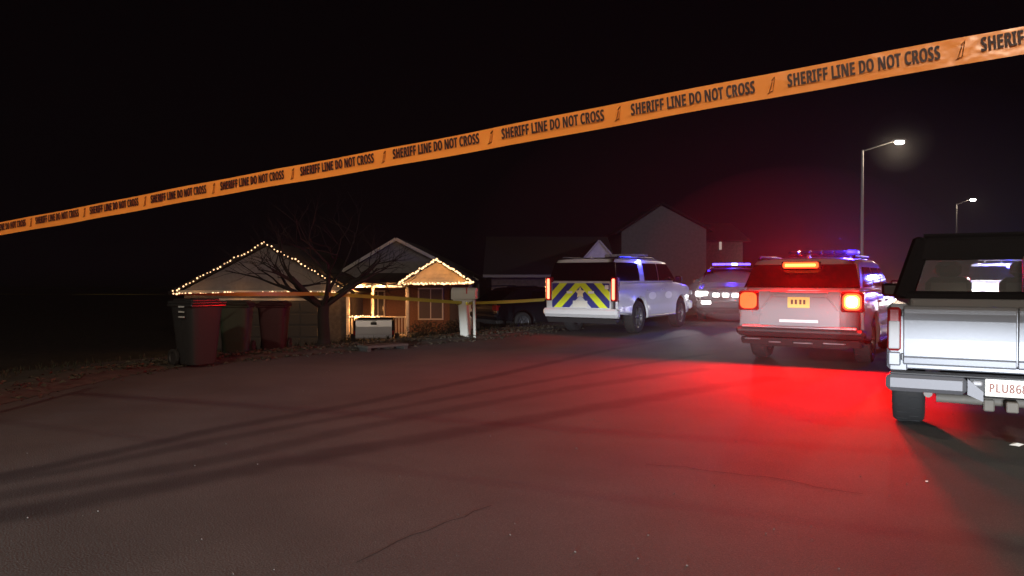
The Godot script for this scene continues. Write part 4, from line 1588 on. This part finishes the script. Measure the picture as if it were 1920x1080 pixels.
# ------------------------------------------------------------------ bins
func make_bin(label: String, at: Vector3, turn: float, m: Material, lidm: Material, k := 1.0) -> Node3D:
	var t := thing("wheeled_bin", label, "bin", at, turn, "wheeled bins at the road edge")
	var st := ST()
	# tapered body with rounded corners
	var rings := []
	for q in [[0.0, 0.40, 0.44], [0.06, 0.44, 0.48], [0.86, 0.57, 0.64], [0.93, 0.58, 0.66]]:
		var ring := []
		for c in 24:
			var a := TAU * (c + 0.5) / 24.0
			var x: float = signf(cos(a)) * pow(absf(cos(a)), 0.32) * q[1] * 0.5
			var z: float = signf(sin(a)) * pow(absf(sin(a)), 0.32) * q[2] * 0.5
			ring.append(Vector3(x, 0.02 + q[0], z) * k)
		rings.append(ring)
	st.set_smooth_group(0)
	for i in rings.size() - 1:
		for c in 24: quad_out(st, rings[i][c], rings[i][(c + 1) % 24], rings[i + 1][(c + 1) % 24], rings[i + 1][c], Vector3(0, 0.5, 0))
	st.set_smooth_group(0xFFFFFFFF)
	for c in 24: tri(st, Vector3(0, 0.02, 0), rings[0][(c + 1) % 24], rings[0][c])
	obj("body", st, m, t)
	st = ST()
	box(st, Vector3(0, 0.955, 0) * k, Vector3(0.62, 0.05, 0.7) * k, 0.02)
	obj("rim", st, m, t)
	st = ST()
	box(st, Vector3(0, 1.0, 0.01) * k, Vector3(0.61, 0.05, 0.72) * k, 0.025)
	box(st, Vector3(0, 1.035, 0.0) * k, Vector3(0.5, 0.05, 0.56) * k, 0.025)
	obj("lid", st, lidm, t)
	st = ST()
	tube(st, [Vector3(-0.25, 0.95, -0.4) * k, Vector3(0.25, 0.95, -0.4) * k], [0.016, 0.016], 8)
	for s in [-1, 1]: bar(st, Vector3(s * 0.24, 0.95, -0.4) * k, Vector3(s * 0.24, 0.95, -0.32) * k, 0.03, 0.03)
	obj("handle", st, m, t)
	var wm := wheel_meshes(0.13, 0.06)
	for s in [-1, 1]:
		var w := inst("wheel", wm.rim, M.plastic, t, Vector3(s * 0.27 * k, 0.13, -0.22 * k))
		inst("tyre", wm.tyre, M.rubber, w)
	return t

func make_bins() -> void:
	var grey := mat(0.03, 0.032, 0.034, 0.14)
	var t := make_bin("dark grey wheeled bin with three pale dashes and glossy side", W(-5.05, 11.95, 0.03), 0.95, grey, mat(0.03, 0.032, 0.034, 0.3), 1.0)
	for k in 3:
		var st := ST()
		box(st, Vector3(-0.322, 0.78 + k * 0.08, 0.1), Vector3(0.012, 0.026, 0.16), 0.004)
		obj("dash", st, mat(0.5, 0.52, 0.52, 0.5), t)
	make_bin("dull green wheeled bin between the grey and the dark red bin", W(-5.25, 14.2, -0.05), 0.15, mat(0.014, 0.028, 0.015, 0.75), mat(0.012, 0.02, 0.012, 0.75), 0.98)
	make_bin("dark red wheeled bin beside the bare tree", W(-4.75, 14.9, -0.05), 0.1, mat(0.022, 0.004, 0.006, 0.75), mat(0.02, 0.004, 0.005, 0.75), 0.95)

# ------------------------------------------------------------------ bare tree
func branch(stems: SurfaceTool, twigs: SurfaceTool, p: Vector3, dirn: Vector3, l: float, r: float, depth: int) -> void:
	var pts := [p]
	var rad := [r]
	var q := p
	var d := dirn
	var n := 4
	for k in n:
		d = (d + Vector3(rng.randf_range(-0.2, 0.2), rng.randf_range(-0.12, 0.12), rng.randf_range(-0.2, 0.2))).normalized()
		q += d * l / n
		pts.append(q)
		rad.append(r * lerpf(1.0, 0.6, (k + 1.0) / n))
	tube(stems if depth < 2 else twigs, pts, rad, 7 if depth < 2 else 4, depth < 2)
	if depth >= 5 or r < 0.003: return
	var kids := 3 if depth < 3 else 2
	for k in kids:
		var at: int = n - (k % 2) - (1 if k == 2 else 0)
		var side := Vector3(rng.randf_range(-1, 1), rng.randf_range(-0.3, 0.6), rng.randf_range(-1, 1)).normalized()
		branch(stems, twigs, pts[at], (d * 0.75 + side * 0.65).normalized(), l * rng.randf_range(0.62, 0.84), rad[at] * rng.randf_range(0.55, 0.75), depth + 1)

func make_tree() -> void:
	var base := W(-3.95, 15.6, 0.0)
	var t := thing("bare_tree", "bare branching tree with several stems standing before the porch house", "tree", base)
	var stems := ST()
	var twigs := ST()
	tube(stems, [Vector3(0, -0.2, 0), Vector3(0.02, 0.15, 0), Vector3(0.0, 0.6, 0), Vector3(0.02, 0.95, 0)], [0.2, 0.13, 0.12, 0.12], 12)
	for k in 7:
		var a := TAU * k / 7.0 + 0.3
		branch(stems, twigs, Vector3(cos(a) * 0.08, 0.85, sin(a) * 0.08), Vector3(cos(a) * 1.15, 0.75, sin(a) * 0.7).normalized(), rng.randf_range(0.8, 1.1), rng.randf_range(0.05, 0.07), 0)
	var bark := rough_mat(0.010, 0.008, 0.007, 0.4, 0.05, 2.0, 31)
	obj("trunk", stems, bark, t)
	var tw := obj("crown", twigs, bark, t)
	tw.set_meta("kind", "stuff")

# ------------------------------------------------------------------ mailbox
func make_mailbox() -> void:
	var t := thing("mailbox", "white mailbox on a post at the road edge wrapped with yellow tape", "mailbox", W(-1.12, 17.4, 0.02), deg_to_rad(-12))
	var white := mat(0.42, 0.43, 0.385, 0.5)
	var st := ST()
	bar(st, Vector3(0.06, -0.3, 0), Vector3(-0.02, 0.86, 0), 0.24, 0.2, 0.02)
	obj("post", st, white, t)
	st = ST()
	# box with an arched lid and a tapered bracket under it
	ext_local(st, PackedVector2Array([Vector2(-0.17, 0.78), Vector2(0.1, 0.78), Vector2(0.27, 0.9), Vector2(-0.26, 0.9)]), -0.07, 0.07)
	obj("bracket", st, white, t)
	st = ST()
	var arch := PackedVector2Array([Vector2(-0.11, 0.9), Vector2(0.11, 0.9)])
	for k in 9:
		var a := PI * k / 8.0
		arch.append(Vector2(0.11 * cos(a), 1.06 + 0.11 * sin(a)))
	prism_x(st, arch, -0.28, 0.28)
	var bx := obj("box", st, white, t)
	st = ST()
	prism_x(st, arch, 0.283, 0.3)
	obj("door", st, white, bx)
	st = ST()
	box(st, Vector3(0.1, 1.1, 0.125), Vector3(0.03, 0.14, 0.01), 0.003)
	obj("flag", st, mat(0.4, 0.02, 0.02, 0.5), bx)
	st = ST()
	bar(st, Vector3(0.27, -0.2, 0.02), Vector3(0.25, 0.9, 0.02), 0.06, 0.06, 0.01)
	obj("side_post", st, white, t)
	st = ST()
	box(st, Vector3(-0.01, 0.8, 0), Vector3(0.27, 0.075, 0.23), 0.01)
	obj("tape_wrap", st, mat(0.62, 0.55, 0.05, 0.45), t)

func ext_local(st: SurfaceTool, pts: PackedVector2Array, z0: float, z1: float) -> void:
	var n := pts.size()
	for i in n:
		var j := (i + 1) % n
		quad(st, Vector3(pts[i].x, pts[i].y, z0), Vector3(pts[j].x, pts[j].y, z0), Vector3(pts[j].x, pts[j].y, z1), Vector3(pts[i].x, pts[i].y, z1))
	var idx := Geometry2D.triangulate_polygon(pts)
	for k in range(0, idx.size(), 3):
		for z in [z0, z1]: tri(st, Vector3(pts[idx[k]].x, pts[idx[k]].y, z), Vector3(pts[idx[k + 1]].x, pts[idx[k + 1]].y, z), Vector3(pts[idx[k + 2]].x, pts[idx[k + 2]].y, z))

func prism_x(st: SurfaceTool, pts: PackedVector2Array, x0: float, x1: float) -> void:
	var n := pts.size()
	for i in n:
		var j := (i + 1) % n
		quad(st, Vector3(x0, pts[i].y, pts[i].x), Vector3(x0, pts[j].y, pts[j].x), Vector3(x1, pts[j].y, pts[j].x), Vector3(x1, pts[i].y, pts[i].x))
	var idx := Geometry2D.triangulate_polygon(pts)
	for k in range(0, idx.size(), 3):
		for x in [x0, x1]: tri(st, Vector3(x, pts[idx[k]].y, pts[idx[k]].x), Vector3(x, pts[idx[k + 1]].y, pts[idx[k + 1]].x), Vector3(x, pts[idx[k + 2]].y, pts[idx[k + 2]].x))

# ------------------------------------------------------------------ barrier tapes
func ribbon(st: SurfaceTool, pts: Array, width: float, lean: Array, cup := 0.0) -> void:
	st.set_smooth_group(0)
	var a := []
	var b := []
	var c := []
	for i in pts.size():
		var t: Vector3 = (pts[min(i + 1, pts.size() - 1)] - pts[max(i - 1, 0)]).normalized()
		var side := t.cross(Vector3.UP).normalized()
		var up := side.cross(t).normalized()
		var w: Vector3 = (up * cos(lean[i]) + side * sin(lean[i])) * width * 0.5
		a.append(pts[i] + w)
		b.append(pts[i] - w)
		c.append(pts[i] + side * cup)
	for i in pts.size() - 1:
		quad(st, a[i], a[i + 1], c[i + 1], c[i])
		quad(st, c[i], c[i + 1], b[i + 1], b[i])
	st.set_smooth_group(0xFFFFFFFF)

func make_tapes() -> void:
	# near tape: straight, phrase starts follow its own measured pitch of 0.51 m
	var d0 := 2.09
	var p := func(n: float): return W((875.0 - 300.0 * n) * d0 / 1400.0, d0 * (1.0 + 0.1164 * n), 2.07 - 0.0359 * n)
	var first := -6.5
	var last := 15.0
	var o := thing("barrier_tape", "orange barrier tape with black SHERIFF LINE DO NOT CROSS lettering stretched high across the road", "barrier tape", p.call(last))
	var org: Vector3 = p.call(last)
	var st := ST()
	var pts := []
	var lean := []
	for k in 191:
		var n := lerpf(last, first, k / 190.0)
		pts.append(p.call(n) - org + Vector3(0, 0.0025 * sin(n * 1.3) + 0.001 * sin(n * 5.0), 0))
		lean.append(0.07 * sin(n * 0.9) + 0.03 * sin(n * 3.1))
	ribbon(st, pts, 0.0762, lean)
	var tm := mat(0.82, 0.30, 0.055, 0.3)
	tm.normal_enabled = true
	tm.normal_texture = noise_tex(0.012, Color.BLACK, Color.WHITE, 256, 41, 3, true)
	tm.normal_scale = 0.5
	tm.uv1_triplanar = true
	tm.uv1_world_triplanar = true
	tm.uv1_scale = Vector3(4, 4, 4)
	tm.backlight_enabled = true
	tm.backlight = Color(0.35, 0.12, 0.02)
	obj("strip", st, tm, o)
	var along: Vector3 = (p.call(0.0) - p.call(1.0)).normalized()
	var nrm := along.cross(Vector3.UP).normalized()
	if nrm.dot(-org) < 0: nrm = -nrm
	var up := nrm.cross(along).normalized()
	var bs := Basis(along, up, nrm)
	var ink := mat(0.035, 0.012, 0.01, 0.6)
	var brown := mat(0.30, 0.11, 0.02, 0.6)
	for n in range(-5, 14):
		var c: Vector3 = (p.call(n as float) + p.call(n - 0.81)) * 0.5 - org
		for k in 3: lettering("lettering", "SHERIFF LINE DO NOT CROSS", 0.038, ink, o, c + up * (0.006 + 0.0004 * (k - 1)) + along * 0.0009 * (k - 1) + nrm * (0.005 + 0.0002 * k), bs, 0.565)
		var e: Vector3 = p.call(n + 0.095) - org + nrm * 0.004
		st = ST()
		for q in [[-0.008, -0.020, 0.004, 0.012], [0.003, -0.018, 0.012, 0.024]]:
			var A: Vector3 = e + along * q[0] + up * q[1]
			var B: Vector3 = e + along * q[2] + up * q[3]
			bar(st, A, B, 0.005, 0.0008, 0.0003)
		bar(st, e + along * -0.012 + up * -0.022, e + along * 0.004 + up * -0.016, 0.006, 0.0008, 0.0003)
		bar(st, e + along * 0.002 + up * 0.016, e + along * 0.012 + up * 0.026, 0.008, 0.0008, 0.0003)
		obj("emblem", st, brown, o)
	# poles out of view that hold the tape ends
	for n in [first, last]:
		var q: Vector3 = p.call(n)
		var pole := ST()
		tube(pole, [Vector3(0, -0.1, 0), Vector3(0, 1.3, 0), Vector3(0, q.y + 0.15, 0)], [0.04, 0.04, 0.04], 10)
		var po := obj("sign_post", pole, mat(0.2, 0.2, 0.2, 0.5, 0.5))
		po.position = Vector3(q.x, 0.0, q.z)
		tag(po, "thin metal post holding the %s end of the orange tape" % ("near" if n < 0 else "far"), "post")
	# far yellow tape from the verge over bin, tree and mailbox to the patrol vehicle
	var yt := mat(0.30, 0.27, 0.03, 0.45)
	var runs := [
		[[W(-13.2, 12.6, 1.17), W(-9.2, 12.3, 1.15), W(-5.45, 12.2, 1.15)], 1.45, 1.5, "yellow barrier tape twisted thin from the dark yard to the grey bin"],
		[[W(-5.45, 12.2, 1.15), W(-4.7, 13.9, 1.12), W(-3.93, 15.4, 1.09)], 1.2, 0.1, "yellow barrier tape between the grey bin and the bare tree"],
		[[W(-3.93, 15.4, 1.09), W(-2.5, 16.5, 0.97), W(-1.16, 17.28, 0.84)], 0.1, 0.25, "yellow barrier tape between the bare tree and the mailbox"],
		[[W(-1.0, 17.28, 0.83), W(0.0, 18.1, 0.83), W(0.82, 18.8, 0.87)], 0.5, 0.15, "yellow barrier tape between the mailbox and the chevron patrol vehicle"],
	]
	for r in runs:
		st = ST()
		pts = []
		lean = []
		var q: Array = r[0]
		for k in 33:
			var f := k / 32.0
			pts.append(q[0] * (1 - f) * (1 - f) + q[1] * 2 * f * (1 - f) + q[2] * f * f - q[0])
			lean.append(lerpf(r[1], r[2], smoothstep(0.0, 0.6, f)) + 0.1 * sin(f * 9.0))
		ribbon(st, pts, 0.076, lean)
		var tp := obj("barrier_tape", st, yt)
		tp.position = q[0]
		tag(tp, r[3], "barrier tape", "yellow tapes along the road edge")
	var pole := ST()
	tube(pole, [Vector3(0, -0.1, 0), Vector3(0, 1.0, 0), Vector3(0, 3.0, 0)], [0.04, 0.04, 0.035], 8)
	var gp := ground_y(-13.2, 12.6)
	var po := obj("sign_post", pole, mat(0.03, 0.03, 0.03, 0.8))
	po.position = W(-13.2, 12.6, gp)
	tag(po, "thin dark post in the yard holding the yellow tape", "post")

# ------------------------------------------------------------------ shrubs before the porch
func make_shrubs() -> void:
	var leafm := mat(0.012, 0.016, 0.009, 0.8)
	for q in [[-3.55, 30.6, 0.75, 0.95, "rounded dark shrub beside the trailer before the porch window"], [-2.4, 30.9, 0.65, 0.85, "dark shrub below the lit end of the porch gable"], [-6.75, 31.6, 0.5, 0.75, "small dark shrub at the porch railing with lights"]]:
		var gy := ground_y(q[0], q[1])
		var t := thing("shrub", q[4], "shrub", W(q[0], q[1], gy), 0.0, "shrubs in front of the porch")
		var st := ST()
		for k in 5: tube(st, [Vector3(0, -0.05, 0), Vector3(rng.randf_range(-0.3, 0.3) * q[2], q[3] * 0.6, rng.randf_range(-0.3, 0.3) * q[2])], [0.02, 0.008], 5)
		obj("stem", st, M.trim, t)
		st = ST()
		for k in 900:
			var d := Vector3(rng.randfn(), rng.randfn(), rng.randfn()).normalized() * pow(rng.randf(), 0.35)
			var c := Vector3(d.x * q[2], q[3] * (0.55 + 0.45 * d.y), d.z * q[2]) * (1.0 + 0.12 * sin(d.x * 9.0) * sin(d.z * 8.0 + d.y * 5.0))
			var bs := Basis.from_euler(Vector3(rng.randf() * TAU, rng.randf() * TAU, rng.randf() * TAU))
			quad(st, c + bs * Vector3(-0.05, 0, 0), c + bs * Vector3(0, 0.025, 0.01), c + bs * Vector3(0.05, 0, 0), c + bs * Vector3(0, -0.025, 0.01))
		var f := obj("foliage", st, leafm, t)
		f.set_meta("kind", "stuff")

# ------------------------------------------------------------------ small things
func make_small() -> void:
	# storm drain inlet in the road edge
	var t := thing("storm_drain", "low concrete storm drain inlet in the leafy road edge", "drain", W(-2.55, 14.75, 0.0), deg_to_rad(42))
	var st := ST()
	box(st, Vector3(0, 0.085, 0.0), Vector3(0.95, 0.05, 0.4), 0.015)
	obj("cover_slab", st, rough_mat(0.045, 0.04, 0.032, 0.4, 0.05, 1.0, 33), t)
	st = ST()
	for s in [-1, 1]: box(st, Vector3(s * 0.42, 0.045, 0.03), Vector3(0.1, 0.11, 0.3), 0.01)
	box(st, Vector3(0, 0.045, -0.15), Vector3(0.74, 0.11, 0.06), 0.01)
	obj("throat", st, mat(0.02, 0.018, 0.015, 0.95), t)
	for q in [[4.28, 6.3, 0.3, 0.12, "larger crumpled white paper scrap under the tow hitch of the pickup"], [2.9, 5.2, 0.9, 0.028, "tiny white paper scrap on the road at the edge of the red glow"]]:
		st = ST()
		var pp := [Vector3(-1, 0.1, -0.5), Vector3(0.2, 0.35, -0.7), Vector3(1, 0.12, -0.2), Vector3(0.7, 0.3, 0.5), Vector3(-0.4, 0.1, 0.6)]
		for k in 5: tri(st, Vector3(0, 0.45, 0) * q[3] * 0.5, pp[k] * q[3] * 0.5, pp[(k + 1) % 5] * q[3] * 0.5)
		var o := obj("paper_scrap", st, mat(0.7, 0.68, 0.62, 0.8))
		o.position = W(q[0], q[1], 0.002)
		o.rotation.y = q[2]
		tag(o, q[4], "paper")

func make_bloom_mist() -> void:
	# mist volumes added to stand in for lens bloom round the lamps
	for q in [[W(4.5, 11.9, 1.5), Vector3(5.0, 3.4, 3.4), 0.004, "thin mist added for red lamp bloom round the patrol vehicle with the red strip"], [W(5.2, 13.5, 1.9), Vector3(12, 6.0, 9), 0.001, "faint mist added for wide lamp bloom over the stopped patrol vehicles"], [W(7.0, 23.7, 0.85), Vector3(3.0, 1.6, 1.6), 0.25, "white mist added for headlight bloom before the facing patrol vehicle"], [W(21.25, 41, 8.85), Vector3(3.4, 3.4, 3.4), 0.002, "faint mist added for a halo round the head of the tall street lamp"]]:
		var f := FogVolume.new()
		f.shape = RenderingServer.FOG_VOLUME_SHAPE_ELLIPSOID
		f.size = q[1]
		var fm := FogMaterial.new()
		fm.density = q[2]
		fm.albedo = Color(0.95, 0.95, 0.95)
		f.material = fm
		f.name = numbered("mist")
		add_child(f)
		f.position = q[0]
		tag(f, q[3], "mist", "", "stuff")
